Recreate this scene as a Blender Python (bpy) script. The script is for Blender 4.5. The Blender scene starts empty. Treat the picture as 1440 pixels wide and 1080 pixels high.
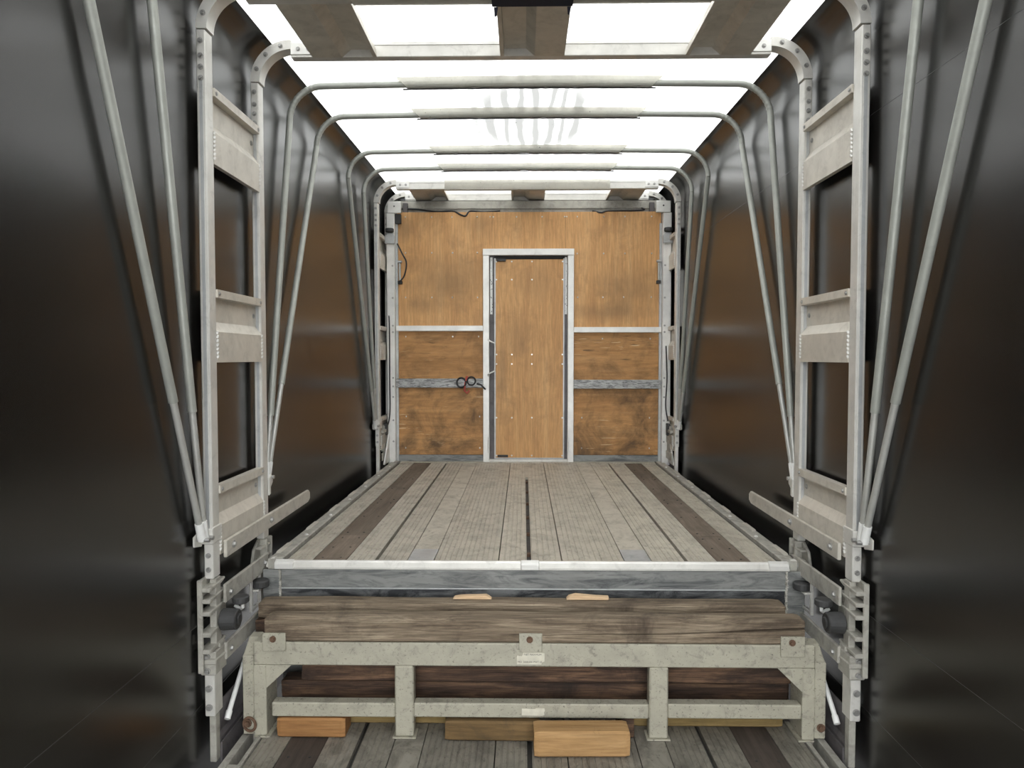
import bpy, bmesh, math, random
from mathutils import Vector, Matrix, noise

random.seed(7)
scene = bpy.context.scene
COL = scene.collection

# ------------------------------------------------------------------ camera
# world: X right, Y towards the bulkhead, Z up, Z = 0 on the raised deck (metres)
cam_d = bpy.data.cameras.new('camera')
cam_d.sensor_fit = 'HORIZONTAL'
cam_d.sensor_width = 36.0
cam_d.lens = 25.0
cam_d.clip_start = 0.05
cam_o = bpy.data.objects.new('camera', cam_d)
COL.objects.link(cam_o)
cam_o.location = (-0.03, 0.0, 0.99)
cam_o.rotation_euler = (math.pi / 2 - math.atan(0.037), 0.0, math.atan(0.016))
scene.camera = cam_o

# ------------------------------------------------------------------ overcast sky
world = bpy.data.worlds.new('overcast_sky')
scene.world = world
world.use_nodes = True
wn = world.node_tree
bg = wn.nodes['Background']
bg.inputs['Color'].default_value = (0.97, 0.99, 1.0, 1)
bg.inputs['Strength'].default_value = 3.9

# ------------------------------------------------------------------ exposure
scene.view_settings.view_transform = 'Standard'
scene.view_settings.look = 'None'
scene.view_settings.gamma = 1.0
scene.view_settings.use_curve_mapping = False
scene.view_settings.exposure = 0.75
scene.cycles.use_denoising = True
scene.cycles.max_bounces = 10
scene.cycles.diffuse_bounces = 6
scene.cycles.glossy_bounces = 4
scene.cycles.transmission_bounces = 6

# ------------------------------------------------------------------ materials
def new_mat(name):
    m = bpy.data.materials.new(name)
    m.use_nodes = True
    nt = m.node_tree
    nt.nodes.clear()
    out = nt.nodes.new('ShaderNodeOutputMaterial')
    bs = nt.nodes.new('ShaderNodeBsdfPrincipled')
    nt.links.new(bs.outputs[0], out.inputs[0])
    return m, nt, bs, out

def coords(nt, scale=(1, 1, 1), kind='Object', rot=(0, 0, 0)):
    tc = nt.nodes.new('ShaderNodeTexCoord')
    mp = nt.nodes.new('ShaderNodeMapping')
    mp.inputs['Scale'].default_value = scale
    mp.inputs['Rotation'].default_value = rot
    nt.links.new(tc.outputs[kind], mp.inputs['Vector'])
    return mp.outputs[0]

def noise_tex(nt, vec, scale=5, detail=4, rough=0.55, dist=0.0):
    n = nt.nodes.new('ShaderNodeTexNoise')
    n.inputs['Scale'].default_value = scale
    n.inputs['Detail'].default_value = detail
    n.inputs['Roughness'].default_value = rough
    n.inputs['Distortion'].default_value = dist
    nt.links.new(vec, n.inputs['Vector'])
    return n.outputs['Fac']

def ramp(nt, fac, stops, interp='LINEAR'):
    r = nt.nodes.new('ShaderNodeValToRGB')
    r.color_ramp.interpolation = interp
    els = r.color_ramp.elements
    while len(els) < len(stops):
        els.new(0.5)
    for e, (p, c) in zip(els, stops):
        e.position = p
        e.color = (c[0], c[1], c[2], 1) if not isinstance(c, (int, float)) else (c, c, c, 1)
    nt.links.new(fac, r.inputs['Fac'])
    return r.outputs['Color']

def mix(nt, fac, a, b, mode='MIX'):
    m = nt.nodes.new('ShaderNodeMix')
    m.data_type = 'RGBA'
    m.blend_type = mode
    for sock, v in ((m.inputs[0], fac), (m.inputs[6], a), (m.inputs[7], b)):
        if isinstance(v, (int, float)):
            sock.default_value = v
        elif isinstance(v, tuple):
            sock.default_value = (v[0], v[1], v[2], 1)
        else:
            nt.links.new(v, sock)
    return m.outputs[2]

def bump(nt, bs, height, strength=0.3, dist=0.01):
    b = nt.nodes.new('ShaderNodeBump')
    b.inputs['Strength'].default_value = strength
    b.inputs['Distance'].default_value = dist
    nt.links.new(height, b.inputs['Height'])
    nt.links.new(b.outputs[0], bs.inputs['Normal'])

def obj_random(nt):
    oi = nt.nodes.new('ShaderNodeObjectInfo')
    return oi.outputs['Random']

def metal_mat(name, col, dark, metallic=0.45, rough=0.42, stain=(0.50, 0.72), grain=(1, 1, 1), scuff=0.55, specks=0.0, vary=0.0):
    """worn bare or painted metal: blotchy grey with grime and scuffs"""
    m, nt, bs, out = new_mat(name)
    v = coords(nt, grain)
    n1 = noise_tex(nt, v, 7, 6, 0.62)
    c = ramp(nt, n1, [(0.3, tuple(x * 0.86 for x in col)), (0.55, col), (0.75, tuple(min(1, x * 1.1) for x in col))])
    n2 = noise_tex(nt, v, 13, 8, 0.7, 0.8)
    f2 = ramp(nt, n2, [(stain[0], 0.0), (stain[1], scuff)])
    c = mix(nt, f2, c, dark)
    if specks:
        n3 = noise_tex(nt, v, 60, 3, 0.6)
        f3 = ramp(nt, n3, [(0.60, 0.0), (0.70, specks)])
        c = mix(nt, f3, c, tuple(x * 0.5 for x in dark))
    if vary:
        c = mix(nt, 1.0, c, ramp(nt, obj_random(nt), [(0.0, 1.0 - vary), (1.0, 1.0 + vary)]), 'MULTIPLY')
    nt.links.new(c, bs.inputs['Base Color'])
    bs.inputs['Metallic'].default_value = metallic
    rr = ramp(nt, n2, [(0.3, rough - 0.06), (0.7, rough + 0.16)])
    nt.links.new(rr, bs.inputs['Roughness'])
    bump(nt, bs, n2, 0.08, 0.004)
    return m

def wood_mat(name, stops, axis='X', stain=None, scale=1.0, rough=0.75, rel=0.35, stainpos=(0.5, 0.7), vary=0.25, fine=26, grain=(0.72, 1.06)):
    """sawn wood with the grain running along one axis"""
    m, nt, bs, out = new_mat(name)
    s = {'X': (0.8, 9, 9), 'Y': (9, 0.8, 9), 'Z': (9, 9, 0.8)}[axis]
    v = coords(nt, tuple(q * scale for q in s))
    vb = coords(nt, (1, 1, 1))
    g = noise_tex(nt, v, 2.2, 8, 0.68, 0.9)
    c = ramp(nt, g, stops)
    fs = {'X': (2.5, fine * 2, fine * 2), 'Y': (fine * 2, 2.5, fine * 2), 'Z': (fine * 2, fine * 2, 2.5)}[axis]
    g2 = noise_tex(nt, coords(nt, fs), 2.0, 5, 0.7)
    f2 = ramp(nt, g2, [(0.35, grain[0]), (0.62, grain[1])])
    c = mix(nt, 0.8, c, f2, 'MULTIPLY')
    if stain:
        n = noise_tex(nt, vb, 3.2, 7, 0.72, 0.5)
        f = ramp(nt, n, [(stainpos[0], 0.0), (stainpos[1], 0.85)])
        c = mix(nt, f, c, stain)
    if vary:
        rr = ramp(nt, obj_random(nt), [(0.0, 1.0 - vary), (1.0, 1.0 + vary)])
        c = mix(nt, 1.0, c, rr, 'MULTIPLY')
    nt.links.new(c, bs.inputs['Base Color'])
    bs.inputs['Roughness'].default_value = rough
    bs.inputs['Specular IOR Level'].default_value = 0.3
    bump(nt, bs, g2, rel, 0.004)
    return m

M = {}
M['alu'] = metal_mat('aluminium_mill', (0.64, 0.625, 0.585), (0.22, 0.21, 0.19), 0.30, 0.38, (0.55, 0.85))
M['alu_clean'] = metal_mat('aluminium_clean', (0.72, 0.71, 0.68), (0.38, 0.365, 0.34), 0.30, 0.36, (0.6, 0.9))
M['alu_panel'] = metal_mat('aluminium_panel', (0.60, 0.56, 0.49), (0.30, 0.275, 0.235), 0.2, 0.42, (0.5, 0.85))
M['galv'] = metal_mat('galvanised_steel', (0.46, 0.47, 0.47), (0.22, 0.22, 0.22), 0.45, 0.40, (0.5, 0.8))
M['cast'] = metal_mat('cast_aluminium', (0.40, 0.385, 0.34), (0.10, 0.093, 0.08), 0.2, 0.50, (0.46, 0.72))
M['bar'] = metal_mat('aluminium_bar', (0.52, 0.49, 0.43), (0.22, 0.205, 0.175), 0.2, 0.46, (0.5, 0.78))
M['dull'] = metal_mat('dull_purple_grey_steel', (0.115, 0.105, 0.108), (0.05, 0.047, 0.045), 0.3, 0.5)
M['step'] = metal_mat('scuffed_step_steel', (0.245, 0.25, 0.24), (0.045, 0.05, 0.055), 0.25, 0.40, (0.46, 0.66), (0.30, 1.0, 1.6), 0.85, 0.3)
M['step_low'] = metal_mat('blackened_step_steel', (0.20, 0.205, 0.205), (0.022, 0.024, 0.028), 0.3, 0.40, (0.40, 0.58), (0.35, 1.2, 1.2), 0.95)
M['rail_scuff'] = metal_mat('scuffed_rail', (0.46, 0.46, 0.45), (0.06, 0.06, 0.06), 0.3, 0.45, (0.44, 0.6), (1.2, 4, 8), 0.85)
M['rack'] = metal_mat('rack_grey_paint', (0.385, 0.364, 0.29), (0.12, 0.115, 0.097), 0.05, 0.46, (0.54, 0.70), (1.5, 1, 1.7), 0.62, 0.7)
M['tube'] = metal_mat('grey_green_tube', (0.36, 0.37, 0.335), (0.24, 0.24, 0.22), 0.25, 0.38, (0.5, 0.9))
M['rod'] = metal_mat('inner_rod', (0.50, 0.50, 0.47), (0.25, 0.24, 0.21), 0.45, 0.36, (0.55, 0.85))
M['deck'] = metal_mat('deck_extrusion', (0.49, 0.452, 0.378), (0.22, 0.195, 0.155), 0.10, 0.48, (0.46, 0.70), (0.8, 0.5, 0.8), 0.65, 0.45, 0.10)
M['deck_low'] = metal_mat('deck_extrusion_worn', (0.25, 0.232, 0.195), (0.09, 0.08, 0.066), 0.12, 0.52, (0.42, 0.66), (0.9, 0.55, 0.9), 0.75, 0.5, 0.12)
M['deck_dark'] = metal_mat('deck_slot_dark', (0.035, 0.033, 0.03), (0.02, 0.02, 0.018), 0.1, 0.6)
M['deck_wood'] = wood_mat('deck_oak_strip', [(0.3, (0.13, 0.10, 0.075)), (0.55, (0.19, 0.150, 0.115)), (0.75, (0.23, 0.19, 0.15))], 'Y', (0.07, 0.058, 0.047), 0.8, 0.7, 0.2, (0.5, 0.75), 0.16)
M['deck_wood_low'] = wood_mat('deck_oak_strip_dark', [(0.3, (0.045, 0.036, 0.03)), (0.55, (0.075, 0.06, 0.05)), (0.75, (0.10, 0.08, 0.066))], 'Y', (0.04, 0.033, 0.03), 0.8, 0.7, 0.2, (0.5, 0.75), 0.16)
PLY = [(0.2, (0.50, 0.250, 0.095)), (0.5, (0.66, 0.365, 0.150)), (0.8, (0.76, 0.46, 0.215))]
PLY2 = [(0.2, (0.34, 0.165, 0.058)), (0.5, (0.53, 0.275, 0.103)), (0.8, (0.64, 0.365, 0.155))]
M['ply'] = wood_mat('plywood_vertical', PLY, 'Z', (0.27, 0.15, 0.065), 0.45, 0.5, 0.04, (0.50, 0.90), 0.04, 16)
def add_scratches(m, col, sc, thr):
    nt = m.node_tree
    bs = next(n for n in nt.nodes if n.type == 'BSDF_PRINCIPLED')
    src = bs.inputs['Base Color'].links[0].from_socket
    n = noise_tex(nt, coords(nt, sc), 1.6, 3, 0.6, 0.6)
    msk = noise_tex(nt, coords(nt), 2.3, 2, 0.5)
    f = mix(nt, 1.0, ramp(nt, n, [(thr, 0.0), (thr + 0.04, 1.0)]), ramp(nt, msk, [(0.50, 0.0), (0.60, 0.8)]), 'MULTIPLY')
    nt.links.new(mix(nt, f, src, col), bs.inputs['Base Color'])
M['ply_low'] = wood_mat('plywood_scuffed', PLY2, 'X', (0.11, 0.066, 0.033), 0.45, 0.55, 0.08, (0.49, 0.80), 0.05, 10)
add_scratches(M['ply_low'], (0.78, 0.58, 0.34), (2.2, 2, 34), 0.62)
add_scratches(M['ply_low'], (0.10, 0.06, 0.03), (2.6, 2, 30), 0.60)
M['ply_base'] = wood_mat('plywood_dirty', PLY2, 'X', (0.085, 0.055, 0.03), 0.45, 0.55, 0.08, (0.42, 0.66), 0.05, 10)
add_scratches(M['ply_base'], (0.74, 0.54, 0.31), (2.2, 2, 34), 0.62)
def add_smudges(m, col, spots, soft):
    # greasy patches with a place and outline of their own: (x, z, rx, rz, strength) in object space
    nt = m.node_tree
    bs = next(n for n in nt.nodes if n.type == 'BSDF_PRINCIPLED')
    src = bs.inputs['Base Color'].links[0].from_socket
    warp = noise_tex(nt, coords(nt), 4.0, 6, 0.65)
    for (x, z, rx, rz, st_) in spots:
        tc = nt.nodes.new('ShaderNodeTexCoord')
        mp = nt.nodes.new('ShaderNodeMapping')
        mp.vector_type = 'POINT'
        mp.inputs['Location'].default_value = (-x / rx, 0, -z / rz)
        mp.inputs['Scale'].default_value = (1 / rx, 0.0, 1 / rz)
        nt.links.new(tc.outputs['Object'], mp.inputs['Vector'])
        ln = nt.nodes.new('ShaderNodeVectorMath'); ln.operation = 'LENGTH'
        nt.links.new(mp.outputs[0], ln.inputs[0])
        ad = nt.nodes.new('ShaderNodeMath'); ad.operation = 'MULTIPLY_ADD'
        nt.links.new(warp, ad.inputs[0]); ad.inputs[1].default_value = 1.6
        nt.links.new(ln.outputs['Value'], ad.inputs[2])
        sub = nt.nodes.new('ShaderNodeMapRange')
        nt.links.new(ad.outputs[0], sub.inputs['Value'])
        sub.inputs['From Min'].default_value = 1.0
        sub.inputs['From Max'].default_value = 1.9
        sub.inputs['To Min'].default_value = st_
        sub.inputs['To Max'].default_value = 0.0
        src = mix(nt, sub.outputs[0], src, col)
    nt.links.new(src, bs.inputs['Base Color'])
add_smudges(M['ply'], (0.24, 0.145, 0.07), [(-0.72, 1.72, 0.42, 0.26, 0.55), (-0.95, 1.50, 0.20, 0.10, 0.45), (-1.15, 2.20, 0.10, 0.14, 0.5), (0.95, 1.66, 0.40, 0.24, 0.42), (0.80, 1.42, 0.45, 0.10, 0.5), (-0.45, 2.24, 0.16, 0.16, 0.35), (-0.10, 1.20, 0.14, 0.25, 0.35), (0.10, 1.70, 0.22, 0.20, 0.25), (-0.25, 0.9, 0.06, 0.35, 0.45)], 0.4)
M['timber'] = wood_mat('weathered_timber', [(0.3, (0.085, 0.062, 0.044)), (0.5, (0.215, 0.165, 0.115)), (0.72, (0.37, 0.30, 0.215))], 'X', (0.05, 0.036, 0.027), 1.3, 0.85, 0.9, (0.52, 0.72), 0.10, 60, (0.40, 1.25))
M['timber_dark'] = wood_mat('dark_stained_timber', [(0.35, (0.018, 0.012, 0.010)), (0.55, (0.085, 0.050, 0.032)), (0.75, (0.22, 0.13, 0.075))], 'X', (0.022, 0.016, 0.013), 1.2, 0.8, 0.6, (0.5, 0.70), 0.4, 50, (0.45, 1.2))
M['pine'] = wood_mat('fresh_pine', [(0.25, (0.28, 0.155, 0.06)), (0.5, (0.42, 0.25, 0.108)), (0.75, (0.52, 0.335, 0.165))], 'X', (0.08, 0.05, 0.028), 0.7, 0.75, 0.4, (0.54, 0.68), 0.05)
M['pine_orange'] = wood_mat('orange_pine', [(0.25, (0.22, 0.105, 0.038)), (0.5, (0.35, 0.175, 0.065)), (0.75, (0.44, 0.245, 0.10))], 'X', (0.10, 0.06, 0.03), 0.7, 0.75, 0.4, (0.56, 0.75), 0.05)
M['pine_yellow'] = wood_mat('yellow_board', [(0.25, (0.13, 0.088, 0.032)), (0.5, (0.23, 0.16, 0.062)), (0.75, (0.30, 0.21, 0.09))], 'X', (0.07, 0.055, 0.03), 0.6, 0.8, 0.3, (0.5, 0.75), 0.1)
M['block_dark'] = wood_mat('dirty_block', [(0.25, (0.08, 0.05, 0.022)), (0.5, (0.16, 0.10, 0.042)), (0.75, (0.25, 0.155, 0.068))], 'X', (0.05, 0.038, 0.025), 0.7, 0.8, 0.4, (0.48, 0.68), 0.1)
M['chip'] = wood_mat('split_wood_chip', [(0.3, (0.62, 0.42, 0.24)), (0.7, (0.80, 0.60, 0.40))], 'X', None, 0.8, 0.8, 0.3, vary=0)

def plain(name, col, rough=0.5, metallic=0.0, var=0.2):
    m, nt, bs, out = new_mat(name)
    n = noise_tex(nt, coords(nt), 30, 4, 0.6)
    c = ramp(nt, n, [(0.3, tuple(x * (1 - var) for x in col)), (0.7, tuple(min(1, x * (1 + var)) for x in col))])
    nt.links.new(c, bs.inputs['Base Color'])
    bs.inputs['Roughness'].default_value = rough
    bs.inputs['Metallic'].default_value = metallic
    return m
M['seam'] = plain('seam_edge', (0.035, 0.034, 0.032), 0.4)
M['rubber'] = plain('black_rubber', (0.035, 0.035, 0.035), 0.6)
M['cable'] = plain('black_cable', (0.018, 0.018, 0.02), 0.5)
M['white'] = plain('white_plastic', (0.74, 0.74, 0.72), 0.45, 0, 0.06)
M['navy'] = plain('navy_webbing', (0.016, 0.017, 0.032), 0.8)
M['red'] = plain('red_cord', (0.42, 0.07, 0.05), 0.6)
M['rust'] = plain('rusty_bolt', (0.11, 0.062, 0.038), 0.8, 0.1, 0.5)
M['bolt'] = plain('zinc_bolt', (0.34, 0.335, 0.32), 0.4, 0.6)
M['screw'] = plain('screw_head', (0.68, 0.66, 0.62), 0.3, 0.6)
M['sticker'] = plain('worn_sticker', (0.60, 0.57, 0.47), 0.6, 0, 0.12)
M['ink'] = plain('sticker_ink', (0.06, 0.055, 0.05), 0.7)
M['asphalt'] = plain('asphalt_yard', (0.16, 0.155, 0.15), 0.9)

# glossy dark vinyl of the side curtains
m, nt, bs, out = new_mat('dark_vinyl_curtain')
v = coords(nt)
n1 = noise_tex(nt, v, 2.0, 5, 0.6)
c = ramp(nt, n1, [(0.3, (0.0065, 0.006, 0.0055)), (0.7, (0.009, 0.0083, 0.0075))])
n2 = noise_tex(nt, coords(nt, (1, 2.2, 2.2)), 70, 2, 0.5)
nt.links.new(c, bs.inputs['Base Color'])
nt.links.new(ramp(nt, noise_tex(nt, v, 3.5, 6, 0.65), [(0.3, 0.23), (0.7, 0.25)]), bs.inputs['Roughness'])
bs.inputs['Specular IOR Level'].default_value = 0.5
bs.inputs['IOR'].default_value = 1.62
M['vinyl'] = m

# translucent white roof sheet: daylight soaks through
def sheet_mat(name, tr, df, share, dirt):
    m, nt, bs, out = new_mat(name)
    nt.nodes.remove(bs)
    v = coords(nt)
    n1 = noise_tex(nt, v, 16, 8, 0.72, 0.4)
    n2 = noise_tex(nt, coords(nt, (0.55, 1.6, 1)), 3.0, 6, 0.65)
    k = mix(nt, 1.0, ramp(nt, n1, [(0.33, 1.0 - dirt), (0.50, 1.0)]), ramp(nt, n2, [(0.3, 1.0 - dirt * 0.8), (0.62, 1.0)]), 'MULTIPLY')
    # grey crease bands drawn in the colour, fanning front to back over the middle of the load bed
    wv = nt.nodes.new('ShaderNodeTexWave')
    wv.wave_type = 'BANDS'; wv.bands_direction = 'X'
    wv.inputs['Scale'].default_value = 3.3
    wv.inputs['Distortion'].default_value = 6.0
    wv.inputs['Detail'].default_value = 3.0
    wv.inputs['Detail Scale'].default_value = 1.6
    nt.links.new(coords(nt, (1.0, 0.18, 1)), wv.inputs['Vector'])
    tc = nt.nodes.new('ShaderNodeTexCoord')
    mp = nt.nodes.new('ShaderNodeMapping')
    mp.inputs['Location'].default_value = (-0.04 / 0.62, -3.75 / 1.05, 0)
    mp.inputs['Scale'].default_value = (1 / 0.62, 1 / 1.05, 0)
    nt.links.new(tc.outputs['Object'], mp.inputs['Vector'])
    ln = nt.nodes.new('ShaderNodeVectorMath'); ln.operation = 'LENGTH'
    nt.links.new(mp.outputs[0], ln.inputs[0])
    near = ramp(nt, ln.outputs['Value'], [(0.55, 1.0), (1.0, 0.0)])
    crease = mix(nt, 1.0, ramp(nt, wv.outputs['Fac'], [(0.30, 0.0), (0.80, 1.0)]), near, 'MULTIPLY')
    k = mix(nt, crease, k, (0.33, 0.33, 0.325))
    n4 = noise_tex(nt, v, 55, 2, 0.5)
    k = mix(nt, 1.0, k, ramp(nt, n4, [(0.72, 1.0), (0.80, 0.30)]), 'MULTIPLY')
    t = nt.nodes.new('ShaderNodeBsdfTranslucent')
    d = nt.nodes.new('ShaderNodeBsdfDiffuse')
    nt.links.new(mix(nt, 1.0, k, tr, 'MULTIPLY'), t.inputs[0])
    nt.links.new(mix(nt, 1.0, k, df, 'MULTIPLY'), d.inputs[0])
    ms = nt.nodes.new('ShaderNodeMixShader')
    ms.inputs[0].default_value = share
    nt.links.new(d.outputs[0], ms.inputs[1])
    nt.links.new(t.outputs[0], ms.inputs[2])
    nt.links.new(ms.outputs[0], out.inputs[0])
    return m
M['roof'] = sheet_mat('white_roof_sheet', (0.80, 0.80, 0.785), (0.74, 0.74, 0.72), 0.45, 0.34)
M['sleeve'] = sheet_mat('roof_sheet_pocket', (0.92, 0.905, 0.86), (0.75, 0.74, 0.70), 0.75, 0.10)

# ------------------------------------------------------------------ mesh helpers
class MB:
    def __init__(s):
        s.v, s.f = [], []
    def add(s, vs, fs):
        n = len(s.v)
        s.v += [tuple(p) for p in vs]
        s.f += [tuple(i + n for i in f) for f in fs]
        return s
    def box(s, x0, x1, y0, y1, z0, z1):
        x0, x1 = min(x0, x1), max(x0, x1)
        y0, y1 = min(y0, y1), max(y0, y1)
        z0, z1 = min(z0, z1), max(z0, z1)
        return s.add([(x0, y0, z0), (x1, y0, z0), (x1, y1, z0), (x0, y1, z0), (x0, y0, z1), (x1, y0, z1), (x1, y1, z1), (x0, y1, z1)],
                     [(0, 3, 2, 1), (4, 5, 6, 7), (0, 1, 5, 4), (1, 2, 6, 5), (2, 3, 7, 6), (3, 0, 4, 7)])
    def prism(s, poly, axis, a0, a1):
        """closed 2D outline pushed along an axis; outline is in the other two axes in order"""
        def P(p, a):
            if axis == 'X': return (a, p[0], p[1])
            if axis == 'Y': return (p[0], a, p[1])
            return (p[0], p[1], a)
        n = len(poly)
        vs = [P(p, a0) for p in poly] + [P(p, a1) for p in poly]
        fs = [tuple(range(n)), tuple(range(2 * n - 1, n - 1, -1))]
        fs += [(i, (i + 1) % n, (i + 1) % n + n, i + n) for i in range(n)]
        return s.add(vs, fs)
    def ring_skin(s, rings, cap=True):
        n = len(rings[0])
        vs = [p for r in rings for p in r]
        fs = []
        for k in range(len(rings) - 1):
            for i in range(n):
                j = (i + 1) % n
                fs.append((k * n + i, k * n + j, (k + 1) * n + j, (k + 1) * n + i))
        if cap:
            fs.append(tuple(range(n - 1, -1, -1)))
            fs.append(tuple((len(rings) - 1) * n + i for i in range(n)))
        return s.add(vs, fs)
    def tube(s, pts, r, seg=10, rfun=None):
        pts = [Vector(p) for p in pts]
        rings = []
        u = None
        for i, p in enumerate(pts):
            t = (pts[min(i + 1, len(pts) - 1)] - pts[max(i - 1, 0)]).normalized()
            if u is None:
                a = Vector((0, 0, 1)) if abs(t.z) < 0.9 else Vector((0, 1, 0))
                u = t.cross(a).normalized()
            else:
                u = (u - t * u.dot(t)).normalized()
            w = t.cross(u)
            rr = r if rfun is None else rfun(i)
            rings.append([p + (u * math.cos(2 * math.pi * k / seg) + w * math.sin(2 * math.pi * k / seg)) * rr for k in range(seg)])
        return s.ring_skin(rings)
    def cyl(s, p0, p1, r0, r1=None, seg=12):
        r1 = r0 if r1 is None else r1
        return s.tube([p0, p1], r0, seg, lambda i: (r0, r1)[i])
    def torus(s, c, axis, R, r, seg=20, sec=8):
        c = Vector(c)
        ax = Vector(axis).normalized()
        a = Vector((0, 0, 1)) if abs(ax.z) < 0.9 else Vector((1, 0, 0))
        u = ax.cross(a).normalized(); w = ax.cross(u)
        vs, fs = [], []
        for i in range(seg):
            d = u * math.cos(2 * math.pi * i / seg) + w * math.sin(2 * math.pi * i / seg)
            for k in range(sec):
                b = 2 * math.pi * k / sec
                vs.append(c + d * (R + r * math.cos(b)) + ax * r * math.sin(b))
        for i in range(seg):
            for k in range(sec):
                fs.append((i * sec + k, ((i + 1) % seg) * sec + k, ((i + 1) % seg) * sec + (k + 1) % sec, i * sec + (k + 1) % sec))
        return s.add(vs, fs)
    def arc(s, cx, cz, ri, ro, a0, a1, y0, y1, n=12):
        rings = []
        for i in range(n + 1):
            a = a0 + (a1 - a0) * i / n
            ca, sa = math.cos(a), math.sin(a)
            rings.append([(cx + ri * ca, y0, cz + ri * sa), (cx + ro * ca, y0, cz + ro * sa),
                          (cx + ro * ca, y1, cz + ro * sa), (cx + ri * ca, y1, cz + ri * sa)])
        return s.ring_skin(rings)
    def bolt(s, p, axis, r=0.010, h=0.007):
        p = Vector(p); a = Vector(axis)
        s.cyl(p, p + a * (h * 0.35), r * 1.35, r * 1.35, 10)
        return s.cyl(p + a * (h * 0.35), p + a * h, r, r * 0.85, 6)

def world_base(o):
    return Vector(o['_base']) if o is not None and '_base' in o else Vector((0, 0, 0))
BASE = {}
PART_LABELS = {'lashing_ring': 'rusty lashing ring', 'rusty_bolt': 'rusty bolt head', 'end_fitting': 'white plastic end fitting', 'sticker': 'worn white sticker',
               'grab_handle': 'thin white grab handle', 'red_cord': 'red cord', 'sleeve_shadow': 'shadow line under the pocket, modelled as a dark strand', 'fabric_sleeve': 'pale fabric pocket',
               'wood_board': 'dark wooden strip board', 'roller': 'black rubber roller', 'stop_roller': 'black rubber roller', 'tension_rod': 'white tension rod',
               'worn_white_strip': 'chipped white strip', 'patch_plate': 'smooth grey patch plate'}

def mesh_obj(name, mb, mat, parent=None, base=(0, 0, 0), bev=0.0, smooth=False, mats=None):
    """link mb as one mesh object; vertices are given in world space"""
    b = BASE[parent.name] if parent is not None else Vector(base)
    me = bpy.data.meshes.new(name)
    me.from_pydata([(v[0] - b.x, v[1] - b.y, v[2] - b.z) for v in mb.v], [], mb.f)
    bm = bmesh.new(); bm.from_mesh(me)
    bmesh.ops.recalc_face_normals(bm, faces=bm.faces)
    bm.to_mesh(me); bm.free()
    me.materials.append(M[mat])
    if smooth:
        me.polygons.foreach_set('use_smooth', [True] * len(me.polygons))
    o = bpy.data.objects.new(name, me)
    COL.objects.link(o)
    if parent is None:
        o.location = b
    else:
        o.parent = parent
    BASE[o.name] = b
    if parent is not None and name in PART_LABELS:
        o['label'] = PART_LABELS[name]
    if bev:
        md = o.modifiers.new('edge', 'BEVEL')
        md.width = bev; md.segments = 1; md.limit_method = 'ANGLE'; md.angle_limit = math.radians(50)
    if smooth:
        md = o.modifiers.new('wn', 'EDGE_SPLIT'); md.split_angle = math.radians(42)
    return o

def tag(o, label, cat=None, group=None, kind=None):
    o['label'] = label
    if cat: o['category'] = cat
    if group: o['group'] = group
    if kind: o['kind'] = kind
    return o

def thing(name, base, label, cat, group=None, kind=None):
    e = bpy.data.objects.new(name, None)
    e.empty_display_size = 0.1
    COL.objects.link(e)
    e.location = base
    BASE[e.name] = Vector(base)
    return tag(e, label, cat, group, kind)

def stuff(o):
    o['kind'] = 'stuff'
    return o

# ------------------------------------------------------------------ main dimensions
FLOOR_Z = -0.70          # lower deck
STEP_Y = 3.41            # front face of the raised deck
BULK_Y = 6.75            # plywood face of the bulkhead
REAR_Y = -1.1            # open rear end of the covered load bed
END_Y = 7.10
WALL_X = 1.385
SEAM_X, SEAM_Z = 1.27, 2.535
ROOF_Z = 2.55
def rise(y):
    return 0.012 * (y - 3.5)      # the roof line climbs slightly towards the bulkhead

# ------------------------------------------------------------------ setting: ground, curtains, roof
mesh_obj('ground', MB().box(-30, 30, -30, 30, -1.95, -1.85), 'asphalt')
g = bpy.data.objects['ground']; tag(g, 'grey asphalt yard under the trailer', 'ground', kind='structure')

def curtain(sx, name, label):
    """side curtain: flat sheet that curls over into the roof at the top"""
    prof = [(WALL_X, -1.05), (WALL_X, 2.37)]
    for i in range(1, 9):
        a = i / 8 * math.pi / 2
        prof.append((SEAM_X + (WALL_X - SEAM_X) * math.cos(a), 2.37 + (SEAM_Z - 2.37) * math.sin(a)))
    t = 0.003
    ys = [REAR_Y + (END_Y - REAR_Y) * i / 90 for i in range(91)]
    rows_in, rows_out = [], []
    # subdivide the flat part so the sheet can billow a little
    flat = [(WALL_X, -1.05 + (2.37 + 1.05) * i / 24) for i in range(24)]
    prof = flat + [(WALL_X, 2.33), (WALL_X, 2.36)] + prof[1:]
    vs, fs = [], []
    for k, off in enumerate((0.0, t)):
        for y in ys:
            for (x, z) in prof:
                w = 0.0006 * noise.noise(Vector((y * 0.45, z * 0.5, 3.0 * sx))) if z < 2.3 else 0
                vs.append((sx * (x + off + w), y, z + ((off + rise(y)) if z > 2.3 else 0)))
    np_, ny = len(prof), len(ys)
    for k in range(2):
        o = k * np_ * ny
        for j in range(ny - 1):
            for i in range(np_ - 1):
                a = o + j * np_ + i
                fs.append((a, a + 1, a + np_ + 1, a + np_))
    mb = MB().add(vs, fs)
    w = mesh_obj(name, mb, 'vinyl', base=(sx * WALL_X, 1.0, -1.05), smooth=True)
    tag(w, label, 'wall', kind='structure')
    return w
wl = curtain(-1, 'wall_left', 'dark glossy vinyl curtain wall beside the two bent poles at the left')
wr = curtain(1, 'wall_right', 'dark glossy vinyl curtain wall beside the two bent poles at the right')
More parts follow.
